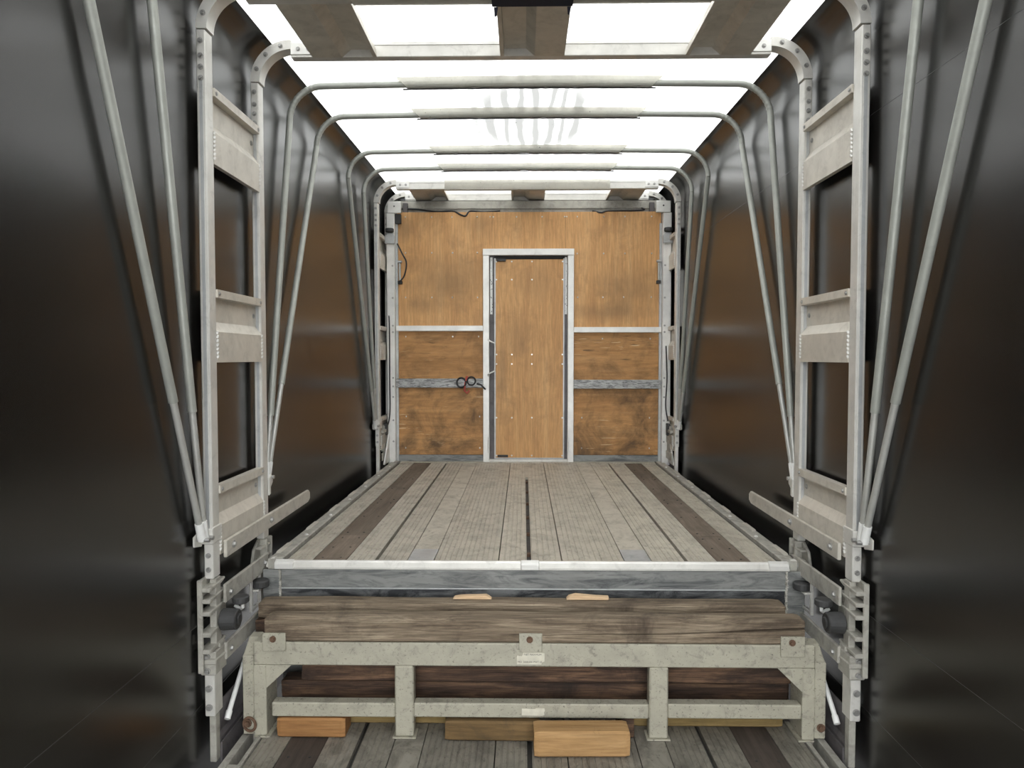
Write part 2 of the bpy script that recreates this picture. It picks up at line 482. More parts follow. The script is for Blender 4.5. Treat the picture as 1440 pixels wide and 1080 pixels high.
# welded seams of the curtains
def seam(par, sx, z0, z1, h=0.004):
    x = sx * (WALL_X - 0.0005)
    n = 40
    mb = MB()
    rings = []
    for i in range(n + 1):
        y = REAR_Y + (6.2 - REAR_Y) * i / n
        z = z0 + (z1 - z0) * i / n
        w = sx * (0.0006 * noise.noise(Vector((y * 0.45, z * 0.5, 3.0 * sx))))
        rings.append([(x + w, y, z - h), (x + w + sx * 0.001, y, z), (x + w + sx * 0.008, y, z + h)])
    mb.ring_skin(rings)
    mesh_obj('welded_seam', mb, 'seam', par)
seam(wl, -1, -0.12, -0.12)
seam(wl, -1, -0.47, -0.47)
seam(wr, 1, -0.06, -0.06)
seam(wr, 1, -0.46, -0.46)
seam(wr, 1, 1.98, 1.98)

# roof sheet
ny, nx = 150, 50
vs, fs = [], []
for k in range(2):
    for j in range(ny + 1):
        y = REAR_Y + (END_Y - REAR_Y) * j / ny
        for i in range(nx + 1):
            u = -1 + 2 * i / nx
            x = u * (SEAM_X + 0.012)
            z = SEAM_Z + rise(y) + 0.012 * (1 - u * u) + 0.002
            edge = min(1, (1 - abs(u)) * 8)
            z += edge * (0.004 * noise.noise(Vector((x * 2.5, y * 2.5, 0))) + 0.0025 * noise.noise(Vector((x * 9, y * 1.3, 4))))
            vs.append((x, y, z))
for k in range(2):
    o = k * (ny + 1) * (nx + 1)
    if k == 1:
        continue
    for j in range(ny):
        for i in range(nx):
            a = o + j * (nx + 1) + i
            fs.append((a, a + 1, a + nx + 2, a + nx + 1))
vs = vs[:(ny + 1) * (nx + 1)]
roof = mesh_obj('ceiling', MB().add(vs, fs), 'roof', base=(0, 1.0, SEAM_Z), smooth=True)
tag(roof, 'white translucent roof sheet glowing with daylight', 'ceiling', kind='structure')

# unseen dark sheet added behind the bulkhead to stop light leaking round it
mb = MB().box(-WALL_X, WALL_X, END_Y - 0.01, END_Y, -1.05, SEAM_Z + 0.07)
fw = mesh_obj('light_block_front', mb, 'vinyl', base=(0, END_Y, -1.05))
tag(fw, 'unseen dark vinyl sheet added behind the plywood bulkhead to block light', 'wall', kind='structure')

# ------------------------------------------------------------------ decks
#  kind, x0, x1
PLANKS = [('rib', -1.190, -1.063), ('wood', -1.061, -0.900), ('rib', -0.898, -0.758), ('slot', -0.758, -0.741),
          ('rib', -0.741, -0.598), ('flat', -0.596, -0.467), ('rib', -0.466, -0.152), ('rib', -0.149, -0.017),
          ('mid', -0.017, 0.013), ('rib', 0.013, 0.157), ('rib', 0.160, 0.462), ('flat', 0.464, 0.594),
          ('rib', 0.596, 0.756), ('slot', 0.756, 0.773), ('rib', 0.773, 0.913), ('wood', 0.915, 1.076), ('rib', 1.078, 1.205)]

def ribbed(mb, x0, x1, y0, y1, z, t=0.03):
    n = max(3, round((x1 - x0) / 0.0262))
    p = (x1 - x0) / n
    top = [(x0, z - 0.0004)]
    for i in range(n):
        a = x0 + i * p
        if i > 0:
            top.append((a + 0.0045, z))
        else:
            top.append((a + 0.002, z))
        if i < n - 1:
            top += [(a + p - 0.0045, z), (a + p - 0.002, z - 0.0035), (a + p + 0.002, z - 0.0035)]
    top += [(x1 - 0.002, z), (x1, z - 0.0004)]
    poly = top + [(x1, z - t), (x0, z - t)]
    return mb.prism(poly, 'Y', y0, y1)

def deck(par, z, y0, y1, joints, metal, wood, y_mid):
    for kind, x0, x1 in PLANKS:
        if kind == 'rib':
            dz = random.uniform(-0.0015, 0.001)
            mesh_obj('plank', ribbed(MB(), x0 + 0.0012, x1 - 0.0012, y0, y1, z + dz), metal, par)
        elif kind == 'flat':
            mesh_obj('plank', MB().box(x0 + 0.001, x1 - 0.001, y0 + 0.22, y1, z - 0.03, z - 0.001), metal, par)
            mesh_obj('patch_plate', MB().box(x0 + 0.001, x1 - 0.001, y0, y0 + 0.218, z - 0.03, z + 0.0005), 'galv' if metal == 'deck' else metal, par)
        elif kind == 'wood':
            ys = [y0] + joints + [y1]
            for a, b in zip(ys, ys[1:]):
                mesh_obj('wood_board', MB().box(x0, x1, a + 0.0012, b - 0.0012, z - 0.03, z - 0.002 + random.uniform(-0.001, 0.001)), wood, par, bev=0.001)
                nb = MB()
                for yy in (a + 0.06, (a + b) / 2, b - 0.06):
                    for xx in (x0 + 0.035, x1 - 0.035):
                        nb.cyl((xx, yy, z - 0.004), (xx, yy, z + 0.0006), 0.006, 0.005, 8)
                stuff(mesh_obj('screw_heads', nb, 'deck_dark', par))
        elif kind == 'slot':
            mesh_obj('slot_channel', MB().box(x0, x1, y0, y1, z - 0.03, z - 0.022), 'deck_dark', par)
        elif kind == 'mid':
            mesh_obj('slot_channel', MB().box(x0 + 0.004, x1 - 0.004, y0, y_mid, z - 0.03, z - 0.02), 'deck_dark', par)
            mesh_obj('slot_edge', MB().box(x0, x0 + 0.004, y0, y_mid, z - 0.03, z - 0.001), metal, par)
            mesh_obj('slot_edge', MB().box(x1 - 0.004, x1, y0, y_mid, z - 0.03, z - 0.001), metal, par)
            mesh_obj('slot_filler', MB().box(x0, x1, y_mid, y1, z - 0.03, z - 0.001), metal, par)
            cb = MB()
            yy = y0 + 0.15
            while yy < y_mid - 0.1:
                cb.box(x0 + 0.006, x1 - 0.006, yy, yy + 0.035, z - 0.02, z - 0.006)
                yy += 0.42
            stuff(mesh_obj('slot_clips', cb, 'rust', par))

# lower deck
low = thing('floor', (0, 0, FLOOR_Z - 0.2), 'lower deck of ribbed aluminium planks in front of the step', 'floor', kind='structure')
mesh_obj('sub_frame', MB().box(-1.20, 1.21, REAR_Y, STEP_Y + 0.1, FLOOR_Z - 0.2, FLOOR_Z - 0.03), 'deck_dark', low)
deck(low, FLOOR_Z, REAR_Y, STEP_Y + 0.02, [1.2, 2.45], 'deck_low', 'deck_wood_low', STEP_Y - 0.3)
for sx, xi in ((-1, 1.196), (1, 1.211)):
    # side rail with rectangular pockets
    r = mesh_obj('side_rail', MB().box(sx * xi, sx * (xi + 0.018), REAR_Y, STEP_Y, FLOOR_Z - 0.10, FLOOR_Z + 0.006), 'cast', low, bev=0.002)
    mesh_obj('side_rail', MB().box(sx * (xi + 0.060), sx * (xi + 0.092), REAR_Y, STEP_Y, FLOOR_Z - 0.10, FLOOR_Z + 0.004), 'cast', low, bev=0.002)
    mesh_obj('rail_base', MB().box(sx * (xi + 0.018), sx * (xi + 0.060), REAR_Y, STEP_Y, FLOOR_Z - 0.10, FLOOR_Z - 0.055), 'dull', low)
    y = REAR_Y + 0.05
    while y < STEP_Y - 0.1:
        mesh_obj('pocket_divider', MB().box(sx * (xi + 0.018), sx * (xi + 0.060), y, y + 0.03, FLOOR_Z - 0.055, FLOOR_Z - 0.002), 'cast', low)
        y += 0.30

# raised deck
up = thing('floor_raised', (0, 5.0, -0.2), 'raised deck of ribbed aluminium planks below the plywood bulkhead', 'floor', kind='structure')
mesh_obj('sub_frame', MB().box(-1.19, 1.205, STEP_Y + 0.01, BULK_Y + 0.3, -0.25, -0.03), 'deck_dark', up)
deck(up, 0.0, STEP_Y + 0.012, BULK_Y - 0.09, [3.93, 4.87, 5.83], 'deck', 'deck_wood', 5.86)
for sx, xi in ((-1, 1.193), (1, 1.208)):
    mesh_obj('side_rail', MB().box(sx * xi, sx * (xi + 0.012), STEP_Y + 0.02, BULK_Y - 0.02, -0.10, -0.012), 'deck_dark', up)
    mesh_obj('side_rail', MB().prism([(sx * (xi + 0.012), -0.10), (sx * (xi + 0.012), 0.010), (sx * (xi + 0.02), 0.013), (sx * (xi + 0.052), 0.013), (sx * (xi + 0.056), 0.004), (sx * (xi + 0.088), 0.004), (sx * (xi + 0.088), -0.10)], 'Y', STEP_Y + 0.02, BULK_Y - 0.05), 'cast', up)
    y = STEP_Y + 0.12
    k = 0
    while y < BULK_Y - 0.3:
        if k % 2 == 0:
            mesh_obj('stake_pocket', MB().prism([(y, 0.004), (y + 0.02, 0.013), (y + 0.18, 0.013), (y + 0.20, 0.004)], 'X', sx * (xi + 0.058), sx * (xi + 0.086)), 'bar', up, bev=0.003)
        else:
            mesh_obj('rail_bolt', MB().cyl((sx * (xi + 0.034), y + 0.1, 0.012), (sx * (xi + 0.034), y + 0.1, 0.019), 0.012, 0.008, 10), 'alu_clean', up)
        y += 0.245
        k += 1

# ------------------------------------------------------------------ step face of the raised deck
st = thing('trim_1', (0, STEP_Y, FLOOR_Z), 'scuffed grey steel step face at the edge of the raised deck', 'step', kind='structure')
Y0 = STEP_Y
mesh_obj('upper_plate', MB().box(-1.212, 1.236, Y0 - 0.004, Y0 + 0.008, -0.128, -0.036), 'step', st, bev=0.002)
mesh_obj('lower_plate', MB().box(-1.212, 1.236, Y0 + 0.002, Y0 + 0.010, -0.40, -0.130), 'step_low', st, bev=0.002)
mesh_obj('web_plate', MB().box(-1.212, 1.236, Y0 + 0.020, Y0 + 0.03, FLOOR_Z + 0.001, -0.40), 'step', st)
mesh_obj('ridge_strip', MB().box(-1.212, 1.236, Y0 - 0.008, Y0 + 0.002, -0.134, -0.127), 'galv', st, bev=0.002)
mesh_obj('edge_trim', MB().prism([(Y0 - 0.012, -0.036), (Y0 - 0.012, -0.026), (Y0 + 0.002, -0.006), (Y0 + 0.004, 0.004), (Y0 + 0.014, 0.004), (Y0 + 0.014, -0.036)], 'X', -1.235, 1.252), 'alu', st, bev=0.0015)
for (a, b) in ((-1.240, -1.145), (-0.042, 0.048), (1.150, 1.248)):
    c = mesh_obj('trim_clip', MB().prism([(Y0 - 0.018, -0.036), (Y0 - 0.018, -0.010), (Y0 - 0.010, 0.0), (Y0 + 0.016, 0.008), (Y0 + 0.016, -0.03)], 'X', a, b), 'alu_clean', st, bev=0.004)
for sx, xa, xb, zb in ((-1, -1.295, -1.213, -0.34), (1, 1.237, 1.322, -0.36)):
    mesh_obj('end_plate', MB().box(xa, xb, Y0 - 0.012, Y0 + 0.002, zb, -0.038), 'step', st, bev=0.002)
    xo, xi = (xa, xa + 0.055) if sx < 0 else (xb, xb - 0.055)
    mesh_obj('rounded_ear', MB().prism([(xi, -0.04), (xo, -0.04), (xo, -0.025), (xo - sx * 0.012, -0.004), (xo - sx * 0.03, 0.010), (xi, 0.014)], 'Y', Y0 + 0.03, Y0 + 0.045), 'alu', st, bev=0.002)
    wb = MB()
    xw = xb if sx < 0 else xa
    for i in range(34):
        z = -0.04 - i * 0.0088
        wb.cyl((xw + random.uniform(-0.003, 0.003), Y0 - 0.012, z), (xw + random.uniform(-0.003, 0.003), Y0 - 0.003, z - 0.004), 0.006, 0.007, 6)
    stuff(mesh_obj('weld_bead', wb, 'cast', st))

# ------------------------------------------------------------------ bulkhead
bk = thing('wall_back', (0, BULK_Y, 0), 'plywood bulkhead with aluminium rails behind the raised deck', 'wall', kind='structure')
def sheet(x0, x1, z0, z1, mat, cols, rows, dy=0.0):
    s = mesh_obj('plywood_sheet', MB().box(x0 + 0.001, x1 - 0.001, BULK_Y + dy, BULK_Y + 0.012 + dy, z0 + 0.001, z1 - 0.001), mat, bk)
    sb = MB()
    for x in cols:
        for z in rows:
            sb.cyl((x + random.uniform(-0.01, 0.01), BULK_Y + dy, z), (x, BULK_Y + dy - 0.003, z), 0.0085, 0.006, 8)
    stuff(mesh_obj('screw_heads', sb, 'screw', s))
sheet(-1.225, -0.326, 1.267, 2.362, 'ply', (-1.15, -0.90, -0.70, -0.46, -0.34), (2.315, 1.98, 1.56))
sheet(-0.326, 0.364, 2.010, 2.362, 'ply', (-0.313, -0.10, 0.14, 0.352), (2.315,), 0.001)
sheet(0.364, 1.262, 1.253, 2.362, 'ply', (0.38, 0.48, 0.72, 0.92, 1.17), (2.315, 1.97, 1.56))
sheet(-1.225, -0.36, 0.75, 1.267, 'ply_low', (-1.15, -0.70, -0.45), (1.19,))
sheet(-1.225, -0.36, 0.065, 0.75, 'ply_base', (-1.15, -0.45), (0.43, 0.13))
sheet(0.39, 1.262, 0.74, 1.253, 'ply_low', (0.72, 1.17), (1.17,))
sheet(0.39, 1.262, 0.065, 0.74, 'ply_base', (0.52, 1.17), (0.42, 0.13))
mesh_obj('backing', MB().box(-1.30, 1.34, BULK_Y + 0.02, BULK_Y + 0.06, 0, 2.34), 'deck_dark', bk)
for (x0, x1, z0, z1, mt) in ((-1.235, -0.408, 1.240, 1.292, 'alu_clean'), (0.442, 1.266, 1.226, 1.278, 'alu_clean'),
                             (-1.235, -0.408, 0.706, 0.792, 'rail_scuff'), (0.442, 1.266, 0.697, 0.782, 'rail_scuff')):
    mesh_obj('horizontal_rail', MB().box(x0, x1, BULK_Y - 0.045, BULK_Y - 0.001, z0, z1), mt, bk, bev=0.004)
mesh_obj('bottom_channel', MB().box(-1.235, -0.41, BULK_Y - 0.012, BULK_Y - 0.001, 0.001, 0.064), 'step', bk, bev=0.002)
mesh_obj('bottom_channel', MB().box(0.44, 1.266, BULK_Y - 0.012, BULK_Y - 0.001, 0.001, 0.064), 'step', bk, bev=0.002)
mesh_obj('sill_plate', MB().box(-1.20, 1.21, BULK_Y - 0.088, BULK_Y - 0.013, -0.028, 0.004), 'deck', bk)
# side posts of the bulkhead
for sx, x0, x1 in ((-1, -1.312, -1.236), (1, 1.268, 1.348)):
    p = mesh_obj('side_post', MB().box(x0, x1, BULK_Y - 0.075, BULK_Y + 0.02, -0.02, 2.34), 'alu_clean', bk, bev=0.005)
    xi = x1 if sx < 0 else x0
    mesh_obj('edge_angle', MB().box(xi, xi - sx * 0.022, BULK_Y - 0.02, BULK_Y - 0.002, 0.0, 2.25), 'galv', bk, bev=0.002)
    bb = MB()
    for z in (1.29, 1.23, 0.80, 0.72, 0.62, 0.40, 0.2, 1.55, 1.85):
        bb.bolt((xi + sx * 0.02, BULK_Y - 0.075, z), (0, -1, 0), 0.007, 0.006)
    stuff(mesh_obj('bolt_heads', bb, 'bolt', p))
    xo = (x0 + 0.015) if sx < 0 else (x1 - 0.015)
    mesh_obj('foot_gusset', MB().prism([(BULK_Y - 0.076, 0.27), (BULK_Y - 0.076, 0.012), (6.43, 0.012)], 'X', xo - 0.004, xo + 0.004), 'alu', bk)
    mesh_obj('gusset_edge', MB().tube([(xo, BULK_Y - 0.085, 0.285), (xo, 6.42, 0.018)], 0.008, 8), 'white', bk)
    c0, c1 = (-1.300, -1.172) if sx < 0 else (1.200, 1.335)
    cp = mesh_obj('corner_block', MB().box(c0, c1, BULK_Y - 0.085, BULK_Y - 0.06, 2.338, 2.445), 'alu_clean', bk, bev=0.004)
    mesh_obj('bolt_hole', MB().cyl(((c0 + c1) / 2, BULK_Y - 0.0865, 2.40), ((c0 + c1) / 2, BULK_Y - 0.08, 2.40), 0.008, 0.008, 10), 'deck_dark', cp)
    xr = (x0 + x1) / 2
    mesh_obj('stop_roller', MB().cyl((xr, BULK_Y - 0.115, 2.155), (xr, BULK_Y - 0.115, 2.19), 0.040, 0.040, 18), 'rubber', bk, bev=0.006)
    mesh_obj('roller_bracket', MB().prism([(xr - 0.045, 2.05), (xr + 0.045, 2.05), (xr + 0.045, 2.12), (xr + 0.02, 2.15), (xr - 0.02, 2.15), (xr - 0.045, 2.12)], 'Y', BULK_Y - 0.11, BULK_Y - 0.076), 'galv', bk, bev=0.003)
mesh_obj('latch_box', MB().box(-1.236, -1.178, BULK_Y - 0.06, BULK_Y - 0.02, 2.245, 2.335), 'rubber', bk, bev=0.004)
# recessed header over the plywood
mesh_obj('header_channel', MB().box(-1.30, 1.335, BULK_Y + 0.045, BULK_Y + 0.06, 2.335, 2.475), 'cast', bk)
mesh_obj('header_lip', MB().box(-1.24, 1.27, BULK_Y + 0.030, BULK_Y + 0.044, 2.40, 2.408), 'cast', bk)
mesh_obj('header_bottom', MB().box(-1.236, 1.268, BULK_Y + 0.013, BULK_Y + 0.045, 2.335, 2.352), 'dull', bk)
for xa in (-1.17, 1.155):
    mesh_obj('header_end_plate', MB().box(xa, xa + 0.045, BULK_Y + 0.005, BULK_Y + 0.045, 2.352, 2.45), 'dull', bk, bev=0.003)

# door of the bulkhead
dr = thing('door_1', (0.02, BULK_Y, 0), 'narrow plywood door in an aluminium frame in the bulkhead', 'door', kind='structure')
FY = BULK_Y - 0.05
fr = mesh_obj('door_jamb', MB().box(-0.410, -0.352, FY, BULK_Y + 0.012, 0.0, 1.948), 'alu_clean', dr, bev=0.003)
fr2 = mesh_obj('door_jamb', MB().box(0.386, 0.444, FY, BULK_Y + 0.012, 0.0, 1.948), 'alu_clean', dr, bev=0.003)
mesh_obj('door_head', MB().box(-0.412, 0.446, FY - 0.003, BULK_Y + 0.012, 1.949, 2.010), 'alu_clean', dr, bev=0.003)
mesh_obj('threshold', MB().box(-0.351, 0.385, FY + 0.01, BULK_Y + 0.012, 0.0, 0.026), 'alu', dr, bev=0.002)
mesh_obj('door_stop', MB().box(-0.351, -0.306, BULK_Y - 0.004, BULK_Y + 0.010, 0.026, 1.948), 'dull', dr)
mesh_obj('door_stop', MB().box(0.358, 0.385, BULK_Y - 0.004, BULK_Y + 0.010, 0.026, 1.948), 'dull', dr)
mesh_obj('door_stop', MB().box(-0.306, 0.358, BULK_Y - 0.002, BULK_Y + 0.010, 1.925, 1.948), 'deck_dark', dr)
for (xa, xb, za, zb) in ((-0.344, -0.322, 1.40, 1.935), (0.361, 0.381, 1.40, 1.935)):
    tb = MB()
    tb.box(xa, xb, BULK_Y - 0.010, BULK_Y - 0.0045, za, zb)
    tp = mesh_obj('worn_white_strip', tb, 'white', dr)
    sb = MB()
    for i in range(16):
        z = random.uniform(za + 0.01, zb - 0.02)
        x = random.choice((xa, xb - 0.006, xa + 0.008)) + random.uniform(0, 0.004)
        sb.box(x, x + random.uniform(0.003, 0.008), BULK_Y - 0.0108, BULK_Y - 0.0098, z, z + random.uniform(0.003, 0.012))
    stuff(mesh_obj('chipped_spots', sb, 'dull', tp))
lf = mesh_obj('door_panel', MB().box(-0.292, 0.345, BULK_Y - 0.016, BULK_Y + 0.006, 0.040, 1.915), 'ply', dr)
for (a, b, c, d) in ((-0.305, -0.292, 0.028, 1.925), (0.345, 0.357, 0.028, 1.925)):
    mesh_obj('edge_strip', MB().box(a, b, BULK_Y - 0.019, BULK_Y + 0.006, c, d), 'galv', lf)
mesh_obj('edge_strip', MB().box(-0.292, 0.345, BULK_Y - 0.019, BULK_Y + 0.006, 0.028, 0.040), 'galv', lf)
sb = MB()
for z in (1.895, 1.725, 1.02, 0.93, 0.42, 0.06):
    for x in (-0.285, -0.14, 0.05, 0.338):
        sb.cyl((x, BULK_Y - 0.016, z), (x, BULK_Y - 0.019, z), 0.008, 0.006, 8)
stuff(mesh_obj('screw_heads', sb, 'screw', lf))
mesh_obj('door_closer', MB().box(-0.285, -0.195, BULK_Y - 0.035, BULK_Y - 0.019, 1.895, 1.922), 'rubber', dr, bev=0.003)
mesh_obj('floor_latch', MB().box(-0.275, -0.175, BULK_Y - 0.03, BULK_Y - 0.019, 0.045, 0.068), 'rubber', dr, bev=0.003)
mesh_obj('grab_handle', MB().tube([(-0.362, FY - 0.003, 1.16), (-0.358, FY - 0.03, 1.155), (-0.335, FY - 0.045, 1.14), (-0.300, FY - 0.045, 1.125), (-0.297, FY - 0.045, 1.09), (-0.297, FY - 0.045, 0.90), (-0.300, FY - 0.045, 0.865), (-0.335, FY - 0.045, 0.85), (-0.358, FY - 0.03, 0.835), (-0.362, FY - 0.003, 0.825)], 0.007, 8), 'white', dr, smooth=True)
for x in (-0.358, 0.392):
    mesh_obj('hinge', MB().cyl((x, FY - 0.006, 0.09), (x, FY - 0.006, 0.24), 0.009, 0.009, 10), 'white', dr, smooth=True)

# ------------------------------------------------------------------ sliding roof frames
def hat_panel(mb, sx, y0, y1, zt, zb):
    """pressed ladder panel: lip at the top, recessed web, sloping shoulder, proud face"""
    h = zt - zb
    xf = 1.325; xr = 1.352
    poly = [(xf - 0.006, zt), (xf - 0.006, zt - 0.034), (xr, zt - 0.036), (xr, zb + h * 0.56), (xf - 0.002, zb + h * 0.42), (xf - 0.002, zb), (xf + 0.02, zb),
            (xf + 0.002, zb + 0.006), (xf + 0.002, zb + h * 0.415), (xr + 0.004, zb + h * 0.57), (xr + 0.004, zt - 0.002)]
    return mb.prism([(sx * a, b) for a, b in poly], 'Y', y0, y1)

def roof_panel(mb, x0, x1, y0, y1, flip=False):
    w = x1 - x0
    zb, zr = 2.455 + rise(y0), 2.492 + rise(y0)
    poly = [(0, zb), (0.06, zb), (0.062, zr), (0.40, zr), (0.54, zb), (1.0, zb), (1.0, zb + 0.012), (0.985, zb + 0.004), (0.545, zb + 0.004), (0.41, zr + 0.004), (0.02, zr + 0.004), (0.0, zb + 0.004)]
    pts = [((x0 + w * a) if not flip else (x1 - w * a), z) for a, z in poly]
    return mb.prism(pts, 'Y', y0, y1)

def roof_frame(label, yA, yB, near):
    """square arch of two posts per side joined by ladder panels; yA, yB are the front faces of its posts"""
    fr = thing('roof_frame', (0, (yA + yB) / 2, FLOOR_Z if near else 0.0), label, 'roof frame', 'sliding roof frames')
    dY = 0.068
    for (yy, first) in ((yA, True), (yB, False)):
        RO = rise(yy)
        ZS = 2.335 + RO
        for sx in (-1, 1):
            zb = 0.064 if near else 0.19
            if near and not first: zb = 0.085
            po = mesh_obj('post', MB().box(sx * 1.325, sx * 1.363, yy, yy + dY, zb, ZS - 0.003), 'alu', fr, bev=0.004)
            gb = MB()
            mesh_obj('groove_strip', MB().box(sx * 1.337, sx * 1.350, yy - 0.0035, yy + 0.001, zb + 0.15, ZS - 0.20), 'galv', po)
            a0, a1 = (math.pi, math.pi / 2) if sx < 0 else (0.0, math.pi / 2)
            cb = mesh_obj('corner_bend', MB().arc(sx * 1.163, ZS, 0.155, 0.2, a0, a1, yy - 0.002, yy + dY, 16), 'alu', fr, smooth=True)
            bb = MB()
            for a in (0.22, 0.52, 0.82):
                an = a * math.pi / 2
                bb.bolt((sx * (1.163 + 0.178 * math.cos(an)), yy - 0.002, ZS + 0.178 * math.sin(an)), (0, -1, 0), 0.0085, 0.012)
            stuff(mesh_obj('bolt_heads', bb, 'bolt', cb))
            bb = MB()
            for z in (ZS - 0.05, ZS - 0.11, ZS - 0.155, ZS - 0.20):
                bb.bolt((sx * 1.344, yy - 0.001, z), (0, -1, 0), 0.0085, 0.012)
            for z in (zb + 0.04, zb + 0.10):
                bb.bolt((sx * 1.344, yy - 0.001, z), (0, -1, 0), 0.0085, 0.010)
            stuff(mesh_obj('bolt_heads', bb, 'bolt', po))
            # splice plate between bend and roof beam
            sp = mesh_obj('splice_plate', MB().box(sx * 1.163, sx * 1.045, yy - 0.006, yy + 0.05, 2.462 + RO, 2.520 + RO), 'alu_clean', fr, bev=0.002)
            bb = MB()
            for x in (1.125, 1.075):
                bb.bolt((sx * x, yy - 0.006, 2.488 + RO), (0, -1, 0), 0.008, 0.008)
            stuff(mesh_obj('bolt_heads', bb, 'bolt', sp))
        bm_ = mesh_obj('roof_beam', MB().box(-1.163, 1.163, yy, yy + 0.05, 2.450 + RO, 2.512 + RO), 'alu', fr, bev=0.003)
        mesh_obj('beam_flange', MB().box(-1.16, 1.16, yy - 0.004, yy + 0.054, 2.506 + RO, 2.520 + RO), 'alu_clean', bm_)
    for (x0, x1, fl) in ((-1.055, -0.742, True), (-0.143, 0.167, False), (0.752, 1.062, False)):
        rp = mesh_obj('roof_panel', roof_panel(MB(), x0, x1, yA + 0.05, yB, fl), 'alu_panel', fr)
        mesh_obj('end_bracket', MB().box(x0 + 0.02, x1 - 0.02, yB - 0.05, yB - 0.004, 2.497 + rise(yA), 2.505 + rise(yA)), 'dull', rp)
    for sx in (-1, 1):
        for (zt, zb) in ((2.115, 1.800), (1.278, 0.970), (0.447, 0.150)):
            hp = mesh_obj('ladder_panel', hat_panel(MB(), sx, yA + dY + 0.001, yB - 0.001, zt, zb), 'alu_panel', fr)
            hb = MB()
            for (y, z) in ((yA + dY + 0.02, zt - 0.018), (yB - 0.02, zt - 0.018)):
                hb.bolt((sx * 1.319, y, z), (-sx, 0, 0), 0.007, 0.005)
            for y in (yA + dY + 0.03, yB - 0.03):
                hb.bolt((sx * 1.352, y, zt - 0.085), (-sx, 0, 0), 0.009, 0.006)
            stuff(mesh_obj('bolt_heads', hb, 'bolt', hp))
            wb = MB()
            for i in range(7):
                z = zb + 0.02 + i * (zt - zb) * 0.055
                for y in (yA + dY + 0.002, yB - 0.002):
                    wb.cyl((sx * 1.325, y, z), (sx * 1.319, y, z + 0.01), 0.007, 0.004, 6)
            stuff(mesh_obj('weld_bead', wb, 'alu_clean', hp))
        # pivot clamp for the bent poles, wrapped round the first post
        zc = 0.250 if near else 0.385
        cl = mesh_obj('pivot_clamp', MB().box(sx * 1.318, sx * 1.325, yA - 0.010, yA + dY + 0.008, zc - 0.035, zc + 0.035)
                      .box(sx * 1.318, sx * 1.372, yA - 0.016, yA - 0.006, zc - 0.035, zc + 0.030)
                      .prism([(yA - 0.085, zc - 0.030), (yA - 0.012, zc - 0.045), (yA - 0.012, zc + 0.03), (yA - 0.085, zc + 0.012)], 'X', sx * 1.364, sx * 1.371), 'alu', fr, bev=0.003)
        bb = MB()
        for y in (yA - 0.02, yA - 0.058):
            bb.cyl((sx * 1.312, y, zc - 0.005), (sx * 1.371, y, zc - 0.005), 0.009, 0.009, 10)
        stuff(mesh_obj('pivot_pins', bb, 'bolt', cl))
        # small pivot plate behind the second post
        if near:
            zq = 0.35
            pq = mesh_obj('pivot_plate', MB().prism([(yB + dY, zq - 0.06), (yB + dY, zq + 0.03), (yB + dY + 0.03, zq + 0.045), (yB + dY + 0.055, zq + 0.03), (yB + dY + 0.05, zq), (yB + dY + 0.022, zq - 0.02), (yB + dY + 0.022, zq - 0.055)], 'X', sx * 1.318, sx * 1.328), 'alu', fr, bev=0.003)
            mesh_obj('pivot_pin', MB().cyl((sx * 1.308, yB + dY + 0.042, zq + 0.028), (sx * 1.36, yB + dY + 0.042, zq + 0.028), 0.010, 0.010, 10), 'bolt', pq)
    # fabric pocket of the roof sheet wrapped over the first beam
    mesh_obj('fabric_sleeve', MB().prism([(yA + p, q + rise(yA)) for p, q in ((-0.014, 2.53), (-0.010, 2.482), (-0.004, 2.446), (0.054, 2.446), (0.060, 2.49), (0.064, 2.53))], 'X', -0.73, 0.735), 'sleeve', fr)
    return fr

nf = roof_frame('near sliding frame of aluminium posts with ladder panels beside the step', 2.92, 3.50, True)
ff = roof_frame('far sliding frame of aluminium posts close to the plywood bulkhead', 6.36, 6.85, False)

